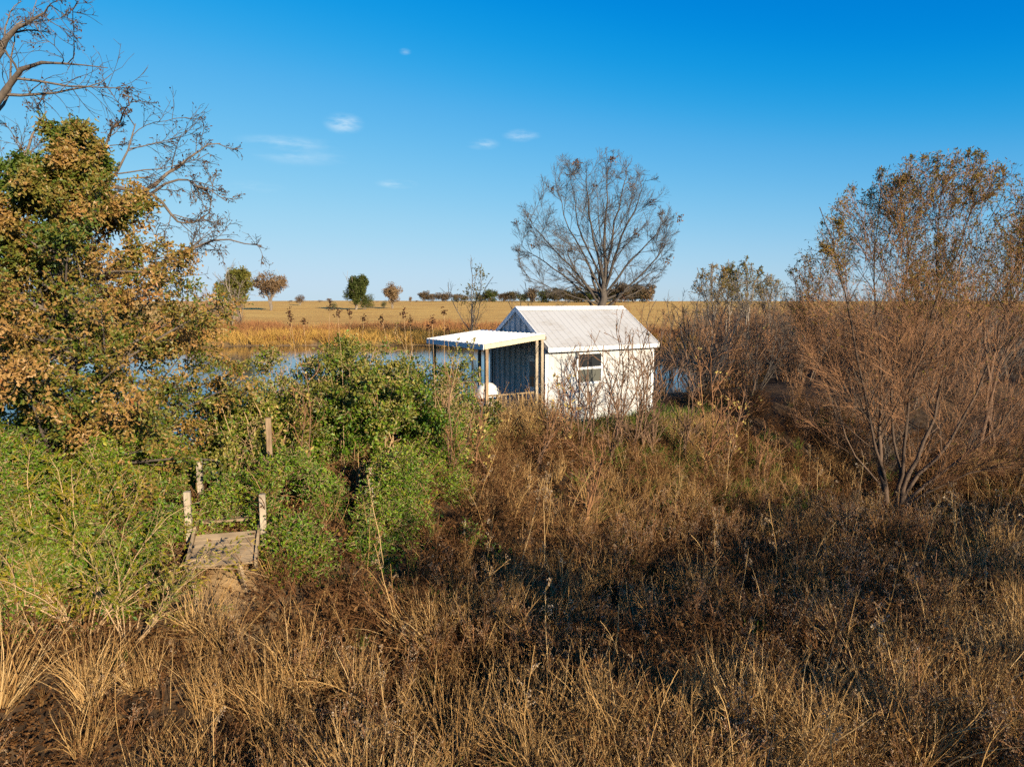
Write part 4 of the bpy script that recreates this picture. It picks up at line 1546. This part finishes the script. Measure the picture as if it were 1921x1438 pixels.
for k, (x, Y, r, H, lab, tm, nl, op) in enumerate([
        (655, 14.6, 1.35, 2.6, 'tallest vine-smothered shrub in the thicket by the porch', 'vine_leaf_dull', 5600, .62),
        (560, 14.2, 1.15, 2.35, 'vine-covered shrub between the dark step post and the tallest one', 'vine_leaf_dull', 5000, .6),
        (745, 14.8, 1.25, 2.35, 'vine-hung shrub with brownish top towards the porch', 'vine_leaf_dull', 4600, .6),
        (820, 15.6, 1.1, 1.8, 'low tangled shrub next to the porch posts', 'vine_leaf_dull', 3000, .45),
        (490, 13.6, 1.0, 2.0, 'sparse vine-hung shrub beside the dark step post', 'vine_leaf_dull', 2600, .42),
        (520, 13.9, .9, 2.0, 'yellowish vine-hung shrub standing against the oak side of the thicket', 'vine_leaf_dull', 3600, .55),
        (605, 14.9, 1.0, 2.45, 'upright vine-wrapped shrub behind the pale sapling stem', 'vine_leaf_dull', 4200, .6),
        (700, 15.2, 1.0, 2.45, 'dense vine-wrapped shrub behind the brownish topped one', 'vine_leaf_dull', 4200, .6),
        (455, 12.9, .9, 1.75, 'low vine-hung shrub under the outer boughs of the oak', 'vine_leaf_dull', 3400, .55),
        (785, 16.2, .9, 2.0, 'twiggy vine-hung shrub against the outer porch post', 'vine_leaf_dull', 2600, .45),
        (880, 17.2, .8, 1.3, 'brownish tangle of vines at the foot of the porch', 'vine_leaf_dull', 1800, .4)]):
    vine_shrub('vine_covered_shrub', gp(x, Y), r, H, lab, 300 + k, nl, M['vine_leaf'] if k not in (4, 9, 10) else M['vine_leaf_dull'], M[tm], open_=op)

# arching yellow-green shrubs in the lower left
def arching_shrub(base, H, label, seed, n=26, lean=(.3, 0), nleaf=9, mat='willow_yellow'):
    rng = np.random.default_rng(seed)
    base = np.array(base, float)
    th = empty('arching_shrub', tuple(base), label, 'shrub')
    a = rng.uniform(0, 6.28, n)
    D = np.stack([np.cos(a) * .65 + lean[0], np.sin(a) * .5 + lean[1], rng.uniform(.7, 1.3, n)], 1)
    S = base + np.stack([np.cos(a) * .12, np.sin(a) * .12, np.zeros(n)], 1)
    P = branch_paths(S, D, rng.uniform(.45, 1.2, n) * H, 12, .10, -.05, rng)
    R = np.linspace(.010, .0025, 12)[None] * rng.uniform(.6, 1.2, n)[:, None]
    P2, R2 = grow(P, R, 12, t=(.2, 1), ang=(18, 50), length=(.16, .4), rr=.5, K=6, wander=.09, up=-.015, rmin=.0026, rng=rng)
    g = Geo()
    add_tubes(g, P, R, 4, rng=rng)
    add_tubes(g, P2, R2, 3, rng=rng)
    put(th, 'stems', g, M['twig_tan'])
    C, T = tips(P2, nleaf, rng, (.1, 1))
    k = len(C)
    g = Geo()
    add_leaves(g, C, T + rng.normal(size=(k, 3)) * .6 + np.array([0, 0, -.2]), rng.uniform(.05, .10, k), rng.uniform(.014, .024, k), 'long', 0, rng)
    put(th, 'leaves', g, M[mat])


for k, (x, y, H, n, lean, nl, lab) in enumerate([
        (165, 1185, 2.1, 34, (-.1, .25), 9, 'large arching shrub with tan stems and yellow green leaves below the oak'),
        (250, 1200, 1.5, 20, (.25, .2), 6, 'smaller arching shrub leaning towards the wooden steps'),
        (40, 1170, 1.9, 26, (-.2, .2), 9, 'yellow green arching shrub against the green vine bank'),
        (120, 1060, 1.7, 26, (.1, .0), 11, 'leafy yellow shrub higher up the vine bank')]):
    arching_shrub(ground(x, y), H, lab, 340 + k, int(n * .72), lean, nl, 'vine_leaf_dull' if k in (1, 2) else 'willow_yellow')

# ------------------------------------------------------------------ scattered ground growth (geometry nodes)
def source(name, g, mats):
    """a clump used only as the shape to be scattered; not in the scene itself"""
    return bpy.data.objects.new(name, g.mesh(name, mats))


def scatter(name, label, category, pts, scl, srcs, seed, tilt=.15, kind='stuff', idx=None):
    rng = np.random.default_rng(seed)
    n = len(pts)
    rot = np.stack([rng.normal(0, tilt, n), rng.normal(0, tilt, n), rng.uniform(0, 6.283, n)], 1)
    me = mesh_from(name, pts, [], srcs[0].data.materials[0],
                   {'rot': rot, 'scl': np.asarray(scl, float), 'idx': (rng.integers(0, len(srcs), n) if idx is None else idx).astype(np.int32)})
    o = link(name, me, kind=kind, label=label, category=category)
    ng = bpy.data.node_groups.new(name, 'GeometryNodeTree')
    ng.interface.new_socket('Geometry', in_out='INPUT', socket_type='NodeSocketGeometry')
    ng.interface.new_socket('Geometry', in_out='OUTPUT', socket_type='NodeSocketGeometry')
    gi, go = ng.nodes.new('NodeGroupInput'), ng.nodes.new('NodeGroupOutput')
    jn = ng.nodes.new('GeometryNodeJoinGeometry')
    for s in srcs:
        oi = ng.nodes.new('GeometryNodeObjectInfo')
        oi.inputs['Object'].default_value = s
        oi.inputs['As Instance'].default_value = False
        gti = ng.nodes.new('GeometryNodeGeometryToInstance')
        ng.links.new(oi.outputs['Geometry'], gti.inputs[0])
        ng.links.new(gti.outputs[0], jn.inputs[0])
    ip = ng.nodes.new('GeometryNodeInstanceOnPoints')
    ip.inputs['Pick Instance'].default_value = True

    def attr(nm, ty):
        a = ng.nodes.new('GeometryNodeInputNamedAttribute')
        a.data_type = ty
        a.inputs['Name'].default_value = nm
        return next(s for s in a.outputs if s.enabled and s.name == 'Attribute')
    ng.links.new(gi.outputs[0], ip.inputs['Points'])
    ng.links.new(jn.outputs[0], ip.inputs['Instance'])
    ng.links.new(attr('idx', 'INT'), ip.inputs['Instance Index'])
    ng.links.new(attr('rot', 'FLOAT_VECTOR'), ip.inputs['Rotation'])
    ng.links.new(attr('scl', 'FLOAT'), ip.inputs['Scale'])
    ng.links.new(ip.outputs[0], go.inputs[0])
    md = o.modifiers.new('scatter', 'NODES')
    md.node_group = ng
    print(name, n)
    return o


def tuft_grass(seed, n=40, H=.7, w=.005, spread=.35, curve=-.06, mat='dry_grass', base_r=.06, heads=0):
    rng = np.random.default_rng(seed)
    a = rng.uniform(0, 6.28, n)
    S = np.stack([np.cos(a) * base_r * rng.random(n), np.sin(a) * base_r * rng.random(n), np.full(n, -.04)], 1)
    sp = spread * rng.uniform(.15, 1.3, n)
    D = np.stack([np.cos(a) * sp, np.sin(a) * sp, np.ones(n)], 1)
    P = branch_paths(S, D, rng.uniform(.4, 1.2, n) * H, 6, .09, curve, rng)
    W = np.array([1, 1, .9, .75, .5, .12])[None] * w * rng.uniform(.7, 1.3, n)[:, None]
    g = Geo()
    add_ribbons(g, P, W, 0, rng)
    if heads:
        C, T = tips(P, heads, rng, (.7, 1))
        k = len(C)
        add_leaves(g, C, T + rng.normal(size=(k, 3)) * .35, rng.uniform(.03, .06, k), .006, 'long', 1, rng)
    return source('grass_tuft', g, [M[mat], M['dry_grass']])


def weed(seed, H=1.1, nst=4, fluff=True, leafy=True, tint='weed_stem'):
    rng = np.random.default_rng(seed)
    a = rng.uniform(0, 6.28, nst)
    S = np.stack([np.cos(a) * .05, np.sin(a) * .05, np.full(nst, -.05)], 1)
    D = np.stack([np.cos(a) * .28, np.sin(a) * .28, np.ones(nst)], 1)
    P = branch_paths(S, D, rng.uniform(.65, 1.1, nst) * H, 9, .05, -.01, rng)
    R = np.linspace(.0075, .0035, 9)[None].repeat(nst, 0)
    g = Geo()
    add_tubes(g, P, R, 3, rng=rng)
    P2, R2 = grow(P, R, 7, t=(.4, 1), ang=(20, 45), length=(.14, .32), rr=.6, K=5, wander=.09, up=.06, rmin=.003, rng=rng)
    add_tubes(g, P2, R2, 3, rng=rng)
    P3, R3 = grow(P2, R2, 3, t=(.3, 1), ang=(20, 50), length=(.3, .6), rr=.6, K=3, wander=.1, up=.05, rmin=.0022, rng=rng)
    add_tubes(g, P3, R3, 3, rng=rng)
    if fluff:
        C, T = tips(P3, 2, rng, (.8, 1))
        k = len(C)
        add_leaves(g, C, T + rng.normal(size=(k, 3)) * .5, rng.uniform(.012, .026, k), rng.uniform(.008, .016, k), 'oval', 1, rng)
    if leafy:
        C, T = tips(P, 12, rng, (.05, .8))
        k = len(C)
        add_leaves(g, C, rng.normal(size=(k, 3)) * .7 + np.array([0, 0, -.6]), rng.uniform(.04, .09, k), rng.uniform(.012, .022, k), 'long', 2, rng)
    return source('weed', g, [M[tint], M['seed_fluff'], M['dead_leaf']])


def tangle(seed, n=12, H=.55, r=.25, leaves=40, mat='dead_leaf', stem='weed_stem'):
    rng = np.random.default_rng(seed)
    a = rng.uniform(0, 6.28, n)
    S = np.stack([np.cos(a) * r * rng.random(n), np.sin(a) * r * rng.random(n), np.full(n, -.05)], 1)
    b = rng.uniform(0, 6.28, n)
    D = np.stack([np.cos(b) * .6, np.sin(b) * .6, rng.uniform(.6, 1.4, n)], 1)
    P = branch_paths(S, D, rng.uniform(.6, 1.5, n) * H, 9, .10, -.09, rng)
    R = np.linspace(.0065, .003, 9)[None] * rng.uniform(.6, 1.2, n)[:, None]
    g = Geo()
    add_tubes(g, P, R, 3, rng=rng)
    P2, R2 = grow(P, R, 4, t=(.2, 1), ang=(25, 70), length=(.2, .5), rr=.6, K=5, wander=.14, up=.0, rmin=.0026, rng=rng)
    add_tubes(g, P2, R2, 3, rng=rng)
    C, T = tips(P2, 2, rng)
    sel = rng.random(len(C)) < leaves / max(1, len(C))
    k = sel.sum()
    add_leaves(g, C[sel], rng.normal(size=(k, 3)), rng.uniform(.03, .075, k), rng.uniform(.018, .04, k), 'oval', 1, rng)
    return source('bramble', g, [M[stem], M[mat]])


def spray(seed, n=34, r=.2, L=.05, mat='vine_leaf', thick=.5):
    rng = np.random.default_rng(seed)
    m_ = 7
    a = rng.uniform(0, 6.28, m_)
    S = rng.normal(size=(m_, 3)) * r * .3
    D = np.stack([np.cos(a), np.sin(a), rng.uniform(-.2, .8, m_)], 1)
    P = branch_paths(S, D, rng.uniform(.8, 1.6, m_) * r, 6, .2, -.1, rng)
    R = np.full((m_, 6), .002)
    g = Geo()
    add_tubes(g, P, R, 3, rng=rng)
    C, T = tips(P, n // m_ + 1, rng, (.05, 1))
    k = len(C)
    C = C + rng.normal(size=(k, 3)) * .025
    Nn = rng.normal(size=(k, 3)) * 1.0 + np.array([0, 0, .7])
    add_leaves(g, C, T + rng.normal(size=(k, 3)) * .8, rng.uniform(.5, 1.5, k) * L, rng.uniform(.6, 1.3, k) * L * .55, 'oval', 1, rng, N=Nn)
    return source('vine_spray', g, [M['twig_tan'], M[mat]])


def bush(seed, H=2.4, stems=9, twig='brush_twig', fine=1.0, leaves=0):
    rng = np.random.default_rng(seed)
    a = rng.uniform(0, 6.28, stems)
    S = np.stack([np.cos(a) * .15, np.sin(a) * .15, np.full(stems, -.1)], 1)
    D = np.stack([np.cos(a) * .38, np.sin(a) * .38, np.ones(stems)], 1)
    P = branch_paths(S, D, rng.uniform(.6, 1.1, stems) * H, 9, .06, .01, rng)
    R = np.linspace(.016, .005, 9)[None].repeat(stems, 0) * fine
    g = Geo()
    add_tubes(g, P, R, 4, rng=rng)
    P2, R2 = grow(P, R, 9, t=(.15, 1), ang=(18, 50), length=(.2, .42), rr=.5, K=6, wander=.08, up=.03, rmin=.005 * fine, rng=rng)
    add_tubes(g, P2, R2, 3, rng=rng)
    P3, R3 = grow(P2, R2, 6, t=(.15, 1), ang=(18, 50), length=(.3, .6), rr=.6, K=4, wander=.1, up=.03, rmin=.004 * fine, rng=rng)
    add_tubes(g, P3, R3, 3, rng=rng)
    if leaves:
        C, T = tips(P3, 1, rng)
        s = rng.random(len(C)) < leaves
        k = s.sum()
        add_leaves(g, C[s], T[s] + rng.normal(size=(k, 3)) * .6, rng.uniform(.05, .1, k), rng.uniform(.02, .035, k), 'oval', 1, rng)
    return source('brush_bush', g, [M[twig], M['dead_leaf']])


rng = np.random.default_rng(500)


def cand(n, y0, y1, xw=.84, xm=2.0, power=1.0):
    y = y0 + (y1 - y0) * rng.random(n) ** power
    x = (rng.random(n) * 2 - 1) * (xw * y + xm)
    keep = rng.random(n) < (xw * y + xm) / (xw * y1 + xm)
    return x[keep], y[keep]


def in_cabin(x, y, mg=.05):
    dx, dy = x - cabin_A[0], y - cabin_A[1]
    lx, ly = ca * dx + sa_ * dy, -sa_ * dx + ca * dy
    return (lx > PX - mg) & (lx < LX + mg) & (ly > -mg) & (ly < LY + .4 + mg)


def in_steps(x, y):
    dx, dy = x + 4.19, y - 9.62
    lx, ly = cs_ * dx + sn_ * dy, -sn_ * dx + cs_ * dy
    return (np.abs(lx) < .5) & (ly > -.5) & (ly < .8)


def pts3(x, y, dz=0.0):
    return np.stack([x, y, hz(x, y) + dz], 1)


# world weights of the growth zones
def greenness(x, y):
    """1 on the vine bank at the left, 0 on the dry slope"""
    d, s = crest_dist(x, y)
    edge = -2.6 + .22 * (y - 10) + .5 * nz(x, y, .9, 31)
    w = 1 - sstep(-.5, .6, x - edge)
    w = w * (1 - sstep(3.0, 3.9, d + .4 * nz(x, y, 1.1, 32)))
    for (bx, by, r) in GREEN_BLOBS:
        w = np.maximum(w, np.exp(-(((x - bx) ** 2 + (y - by) ** 2) / r ** 2) ** 1.5))
    return w


GREEN_BLOBS = [(*ground(730, 1000)[:2], .85), (*ground(800, 890)[:2], .8), (*ground(690, 900)[:2], 1.0), (*ground(905, 1035)[:2], .42)]

def cabin_front(x, y):
    """metres in front of the cabin wall, large elsewhere"""
    dx, dy = x - cabin_A[0], y - cabin_A[1]
    lx, ly = ca * dx + sa_ * dy, -sa_ * dx + ca * dy
    return np.hypot(np.maximum(np.maximum(-2.4 - lx, lx - LX - .6), 0) * 1.5, np.minimum(ly, 0))


def clump(x, y, sc=1.9, seed=81):
    return np.clip(.5 + .9 * nz(x, y, sc, seed), 0, 1)


# --- dry brambles and dead leaves over the slope
x, y = cand(15000, 6.0, 25.5)
d, s = crest_dist(x, y)
gr = greenness(x, y)
cn = clump(x, y)
k = (s < 0) & ~in_cabin(x, y) & ~in_steps(x, y) & (rng.random(len(x)) < (1 - .8 * gr)) & (rng.random(len(x)) < .25 + .75 * cn) & ((cabin_front(x, y) > 1.5) | (rng.random(len(x)) < .12))
x, y, cn = x[k], y[k], cn[k]
scatter('dry_brambles', 'tangle of brown brambles and dead leaves over the slope', 'brambles', pts3(x, y),
        rng.uniform(.5, 1.0, len(x)) * (.55 + .8 * cn) * np.clip(.25 + .22 * cabin_front(x, y), .25, 1),
        [tangle(600 + i, H=.5 + .1 * (i % 3)) for i in range(5)], 61, .3)

# --- tall dead weeds in the ditch
x, y = cand(7000, 6.2, 19)
d, s = crest_dist(x, y)
gr = greenness(x, y)
pn = nz(x, y, .9, 43)
cn = clump(x, y, 2.2, 83)
wgt = sstep(3.0, 5.2, d + .7 * pn) * (1 - gr) * np.clip(.22 + 1.0 * cn, .05, 1)
k = (s < 0) & (rng.random(len(x)) < wgt)
x, y, cn = x[k], y[k], cn[k]
wfoot = np.exp(-(((x - 10.2) / 2.2) ** 2 + ((y - 17.2) / 2.4) ** 2))
k = rng.random(len(x)) > .85 * wfoot
x, y, cn = x[k], y[k], cn[k]
scatter('dead_weeds', 'tall dead brown weeds with pale seed heads filling the ditch', 'weeds', pts3(x, y), rng.uniform(.45, .85, len(x)) * (.6 + .75 * cn),
        [weed(620 + i, nst=3 + i % 3, fluff=i % 3 != 1, tint=['weed_stem', 'dry_grass', 'twig_red'][i % 3]) for i in range(6)], 62, .22)

# --- dry tan grass
x, y = cand(24000, 5.6, 22)
d, s = crest_dist(x, y)
gr = greenness(x, y)
pn = nz(x, y, .75, 45)
cn = clump(x, y, 1.6, 85)
corner = np.exp(-(((x - 4.6) / 2.6) ** 2 + ((y - 7.0) / 1.5) ** 2))
zone = np.clip(1.15 - sstep(6.2, 8.3, y - .10 * x), 0, 1) * np.clip(.15 + .9 * cn, .03, 1) + np.where(d > 3.4, .14, .34) * np.clip(pn * 2.2 - .2, 0, 1) + .6 * corner
k = (s < 0) & ~in_cabin(x, y) & ~in_steps(x, y) & (rng.random(len(x)) < zone * (1 - .93 * gr)) & ((cabin_front(x, y) > 1.5) | (rng.random(len(x)) < .2))
x, y, cn = x[k], y[k], cn[k]
scatter('dry_grass', 'tan dry grass clumps covering the near ground', 'grass', pts3(x, y), rng.uniform(.5, .95, len(x)) * (.65 + .6 * cn) * np.clip(.4 + .3 * cabin_front(x, y), .4, 1),
        [tuft_grass(640 + i, H=.62 + .1 * (i % 3), spread=[.35, .55, .8][i % 3], heads=[0, 2, 1][i % 3]) for i in range(6)], 63, .25)

# --- big upright fans of broomsedge
x, y = cand(360, 6.0, 13)
d, s = crest_dist(x, y)
k = (s < 0) & (d > 4.2) & (rng.random(len(x)) < (1 - greenness(x, y)) * np.clip(.35 + .7 * nz(x, y, .8, 87), .05, 1)) & ~in_steps(x, y)
x, y = x[k], y[k]
for (px, py, nn, rr_) in [(110, 1380, 3, .3), (70, 1300, 2, .3), (290, 1290, 2, .3), (400, 1200, 2, .15), (640, 1340, 2, .4), (1340, 1140, 3, .25), (1450, 1400, 8, .5),
                          (1600, 1400, 10, .5), (1750, 1350, 10, .6), (1860, 1400, 8, .4), (1150, 1400, 6, .5), (900, 1400, 5, .5), (1300, 960, 3, .3), (1700, 1250, 6, .6),
                          (1850, 1200, 5, .6), (450, 1390, 4, .4)]:
    c = ground(px, py)
    x = np.r_[x, c[0] + rng.normal(size=nn) * rr_]
    y = np.r_[y, c[1] + rng.normal(size=nn) * rr_ * .7]
scatter('broomsedge', 'tall upright fans of tan broomsedge standing among the dead weeds', 'grass', pts3(x, y), rng.uniform(.7, 1.25, len(x)),
        [tuft_grass(650 + i, n=80, H=.9, spread=[.3, .45, .6, .5][i], w=.0042, curve=-.03 - .03 * i, heads=4, base_r=.12, mat='straw' if i != 3 else 'dry_grass') for i in range(4)], 70, .25)

# --- fallen leaves over the bare soil
def litter(seed, n=46, r=.32):
    rg = np.random.default_rng(seed)
    C = np.stack([rg.normal(size=n) * r * .6, rg.normal(size=n) * r * .6, rg.uniform(.0, .05, n)], 1)
    A = rg.normal(size=(n, 3)) * np.array([1, 1, .35])
    g = Geo()
    add_leaves(g, C, A, rg.uniform(.03, .075, n), rg.uniform(.015, .04, n), 'oak', 0, rg, fold=.6, droop=.6, N=rg.normal(size=(n, 3)) * .5 + np.array([0, 0, 1]))
    return source('leaf_litter', g, [M['dead_leaf']])


x, y = cand(12000, 5.8, 22)
k = (crest_dist(x, y)[1] < 0) & ~in_cabin(x, y) & (rng.random(len(x)) < np.where(in_steps(x, y), .25, 1))
x, y = x[k], y[k]
scatter('fallen_leaves', 'brown fallen leaves littering the soil between the weeds', 'leaves', pts3(x, y, .01), rng.uniform(.7, 1.3, len(x)), [litter(670 + i) for i in range(3)], 71, .15)


# --- single tall stalks, some bent over
def stalk(seed, H=1.35, bend=.0, head=True):
    rg = np.random.default_rng(seed)
    S = np.array([[0, 0, -.05]])
    P = branch_paths(S, np.array([[.12, 0, 1.0]]), np.array([H]), 12, .035, -bend, rg)
    R = np.linspace(.008, .004, 12)[None]
    g = Geo()
    add_tubes(g, P, R, 4, rng=rg)
    P2, R2 = grow(P, R, 7, t=(.45, 1), ang=(20, 55), length=(.10, .24), rr=.55, K=5, wander=.1, up=.05, rmin=.003, rng=rg)
    add_tubes(g, P2, R2, 3, rng=rg)
    if head:
        C, T = tips(P2, 7, rg, (.6, 1))
        k = len(C)
        add_leaves(g, C + rg.normal(size=(k, 3)) * .012, rg.normal(size=(k, 3)), rg.uniform(.015, .035, k), rg.uniform(.01, .02, k), 'oval', 1, rg)
    return source('stalk', g, [M['straw'], M['seed_fluff']])


x, y = cand(900, 6.2, 20)
d, s = crest_dist(x, y)
k = (s < 0) & (d > 2.6) & ~in_cabin(x, y) & (rng.random(len(x)) < .55 * (1 - .8 * greenness(x, y)))
x, y = x[k], y[k]
scatter('tall_stalks', 'single tall pale stalks standing above the dead weeds', 'stalks', pts3(x, y), rng.uniform(.55, 1.15, len(x)),
        [stalk(672, 1.3), stalk(673, 1.5, .03), stalk(674, 1.4, .12, False), stalk(675, 1.2, .2), stalk(676, 1.6, .0)], 72, .16)

# --- green grass by the cabin and low in the ditch
x, y = cand(15000, 6, 25)
gp0 = ground(1270, 840)
gb = np.exp(-(((x - gp0[0]) / 3.0) ** 2 + ((y - gp0[1]) / 2.6) ** 2))
d, s = crest_dist(x, y)
k = (s < 0) & ~in_cabin(x, y) & ~in_steps(x, y) & (rng.random(len(x)) < np.maximum(gb * 1.2, .16 * np.clip(.3 + nz(x, y, 1.2, 47), 0, 1)))
x, y = x[k], y[k]
scatter('green_grass', 'short green grass on the bank below the cabin wall', 'grass', pts3(x, y), rng.uniform(.5, 1.0, len(x)),
        [tuft_grass(660 + i, n=40, H=.46, spread=.7, mat='green_grass', w=.006, base_r=.14) for i in range(3)], 64, .2)

# --- green vines: hummocks of leaf sprays
hum = []
hr = np.random.default_rng(71)
for (px, py, r, h) in [(430, 985, .42, .55), (545, 985, .62, .85), (505, 900, .6, .75), (585, 895, .6, .8), (740, 1000, .55, .95), (800, 905, .55, .85), (700, 890, .6, .7),
                       (640, 860, .7, .9), (555, 1075, .38, .5), (690, 1050, .3, .4), (880, 860, .45, .55), (905, 1040, .28, .45), (300, 950, .62, 1.0), (210, 1000, .8, 1.2),
                       (100, 950, .85, 1.3), (30, 1020, .85, 1.2), (170, 1110, .6, .7), (60, 1130, .7, .7), (290, 1060, .45, .6), (280, 880, .8, 1.2), (40, 880, .9, 1.4),
                       (160, 880, .8, 1.2), (-60, 1000, .9, 1.1), (385, 890, .5, .6), (-120, 930, 1.1, 1.3), (470, 850, .6, .8), (850, 930, .3, .4)]:
    c = ground(px, py)
    hum.append((c[0], c[1] + .15, r, h))
VX, VY, VZ, VS = [], [], [], []
for (cx, cy2, r, h) in hum:
    n = int(420 * r * (r + h) / .6)
    a = hr.uniform(0, 6.28, n)
    wob = 1 + .28 * np.sin(2 * a + cx * 7) + .18 * np.sin(3 * a + cy2 * 5) + .1 * np.sin(7 * a + cx * 3)
    side = hr.random(n) < .5
    q = np.where(side, 1.0, np.sqrt(hr.random(n)))
    rr_ = r * wob
    zz_ = np.where(side, h * hr.random(n) ** .8, h * (1 - q ** 3.5) ** .5)
    sh = np.where(side, (1 - (zz_ / h) ** 3) ** .35, 1.0)
    px_, py_ = cx + np.cos(a) * q * rr_ * sh, cy2 + np.sin(a) * q * rr_ * sh
    zz_ = zz_ * (1 + .55 * nz(px_, py_, 2.6, 51))
    VX.append(px_)
    VY.append(py_)
    VZ.append(np.maximum(.03, zz_ - np.abs(hr.normal(0, .07, n))))
    VS.append(hr.uniform(.55, 1.05, n))
x, y = cand(9000, 8, 20)
k = (crest_dist(x, y)[1] < 0) & (rng.random(len(x)) < greenness(x, y) * np.where(x > -3.9, .10, .35)) & ~in_cabin(x, y)
VX.append(x[k])
VY.append(y[k])
VZ.append(np.abs(rng.normal(.06, .08, k.sum())))
VS.append(rng.uniform(.6, 1.1, k.sum()))
x, y, z, sc_ = map(np.concatenate, (VX, VY, VZ, VS))
kk = nz(x, y, 3.1, 53) > np.where(x > -4.3, -.3, -.4)
x, y, z, sc_ = x[kk], y[kk], z[kk], sc_[kk]
k = ~(in_steps(x, y)) & ~((np.abs(x + 4.19 - .05) < .42) & (y > 9.2) & (y < 9.98) & (rng.random(len(x)) < .97))
x, y, z, sc_ = x[k], y[k], z[k], sc_[k]
scatter('green_vines', 'green honeysuckle vines smothering the bank round the wooden steps', 'vines', pts3(x, y, z), sc_,
        [spray(680 + i, L=.056 if i < 5 else .05, mat='vine_leaf' if i < 5 else 'willow_yellow') for i in range(6)], 65, .4)
# brown undergrowth between the hummocks
x, y = cand(2600, 8, 18)
k = (crest_dist(x, y)[1] < 0) & (rng.random(len(x)) < greenness(x, y) * .5) & ~in_steps(x, y)
x, y = x[k], y[k]
scatter('vine_undergrowth', 'bare brown stems under the green vines', 'stems', pts3(x, y), rng.uniform(.8, 1.6, len(x)), [tangle(700 + i, H=.6, leaves=15) for i in range(3)], 66, .3)

# --- dry stalks round the porch
c0 = np.array(cab_pt(-1.0, -.35, 0))
n = 230
q = rng.normal(size=(n, 2)) * np.array([1.15, .42])
x = cabin_A[0] + ca * (q[:, 0] - 1.0) - sa_ * (q[:, 1] - .55)
y = cabin_A[1] + sa_ * (q[:, 0] - 1.0) + ca * (q[:, 1] - .55)
k = ~in_cabin(x, y, .02) & (ca * (x - cabin_A[0]) + sa_ * (y - cabin_A[1]) < .05)
x, y = x[k], y[k]
scatter('porch_stalks', 'tan dry stalks and withered vines crowding the porch railing', 'stalks', pts3(x, y), rng.uniform(.55, 1.05, len(x)),
        [weed(720, H=1.25, nst=4, fluff=False, tint='straw'), weed(721, H=1.4, nst=3, fluff=False, tint='straw'), tangle(722, H=.9, leaves=70, mat='yellow_leaf', stem='straw'),
         tuft_grass(723, H=1.0, spread=.25, mat='straw')], 67, .12)

# --- brown brush on the right
n = 3000
x = rng.uniform(4, 60, n)
y = rng.uniform(17, 75, n)
d, s = crest_dist(x, y)
ps = pond_sd(x, y)
u = x / y
ok = ~in_cabin(x, y, .8) & (ps > .3) & (u > .27 + .02 * nz(x, y, .5, 61)) & (u < .98) & (((s < 0) & (d < 8.5) & (u > .36)) | (s > 0))
wgt = np.clip(.7 + .5 * nz(x, y, .4, 62), .15, 1) * np.where(s < 0, .75, .9) * np.where(y > 50, .5, 1)
ok &= rng.random(n) < wgt
wb = at(1680, 975, Yw)
ok &= ~((np.abs(x / y - wb[0] / wb[1]) < .17) & (y < wb[1] + 2.0)) & ~((s < 0) & (y < 19))
x, y = x[ok], y[ok]
scl = rng.uniform(.6, 1.15, len(x)) * np.where(crest_dist(x, y)[1] < 0, .72, 1.3) * (1 + .12 * (y > 35))
scatter('brown_brush', 'dense leafless reddish brown brush filling the ground behind the willows', 'brush', pts3(x, y), scl,
        [bush(740 + i, H=2.2 + .3 * (i % 3), fine=1.4, leaves=.12 if i % 2 else .03, twig=['brush_twig', 'twig_grey', 'bark_dark', 'twig_red', 'bark_willow', 'brush_twig'][i]) for i in range(6)], 68, .08)
# thin strip of reeds on the pond side behind the cabin
x, y = rng.uniform(-9, 14, 1600), rng.uniform(13, 46, 1600)
ps = pond_sd(x, y)
k = (ps > -.5) & (ps < 1.6) & (crest_dist(x, y)[1] > 0) & ~in_cabin(x, y, .2)
x, y = x[k], y[k]
scatter('shore_reeds', 'dry reeds along the near shore of the pond', 'reeds', pts3(x, y), rng.uniform(.6, 1.2, len(x)),
        [tuft_grass(760 + i, H=.8, spread=.3) for i in range(2)] + [tangle(763, H=.8)], 69, .15)

# --- far bank grasses
n = 16000
x, y = rng.uniform(-75, 40, n), rng.uniform(52, 150, n)
ps = pond_sd(x, y)
pn = nz(x, y, .25, 71)
k = (ps > .2) & (ps < 26 + 6 * pn) & (np.abs(x / y) < .9) & (rng.random(n) < .9)
x, y, ps, pn = x[k], y[k], ps[k], pn[k]
red = (ps > 11 + 3 * pn) & (rng.random(len(x)) < .9) | (rng.random(len(x)) < .12)
for nm, lab, sel, mt, h, seed in (('bank_grass', 'golden grass along the far shore of the pond', ~red, 'gold_grass', .75, 780),
                                  ('russet_weeds', 'russet weeds in a band between the far shore and the field', red, 'russet_grass', .9, 790)):
    scatter(nm, lab, 'grass', pts3(x[sel], y[sel]), rng.uniform(.7, 1.5, sel.sum()),
            [tuft_grass(seed + i, n=40, H=h, w=.016, spread=.6, mat=mt, base_r=.5) for i in range(3)], seed, .2)
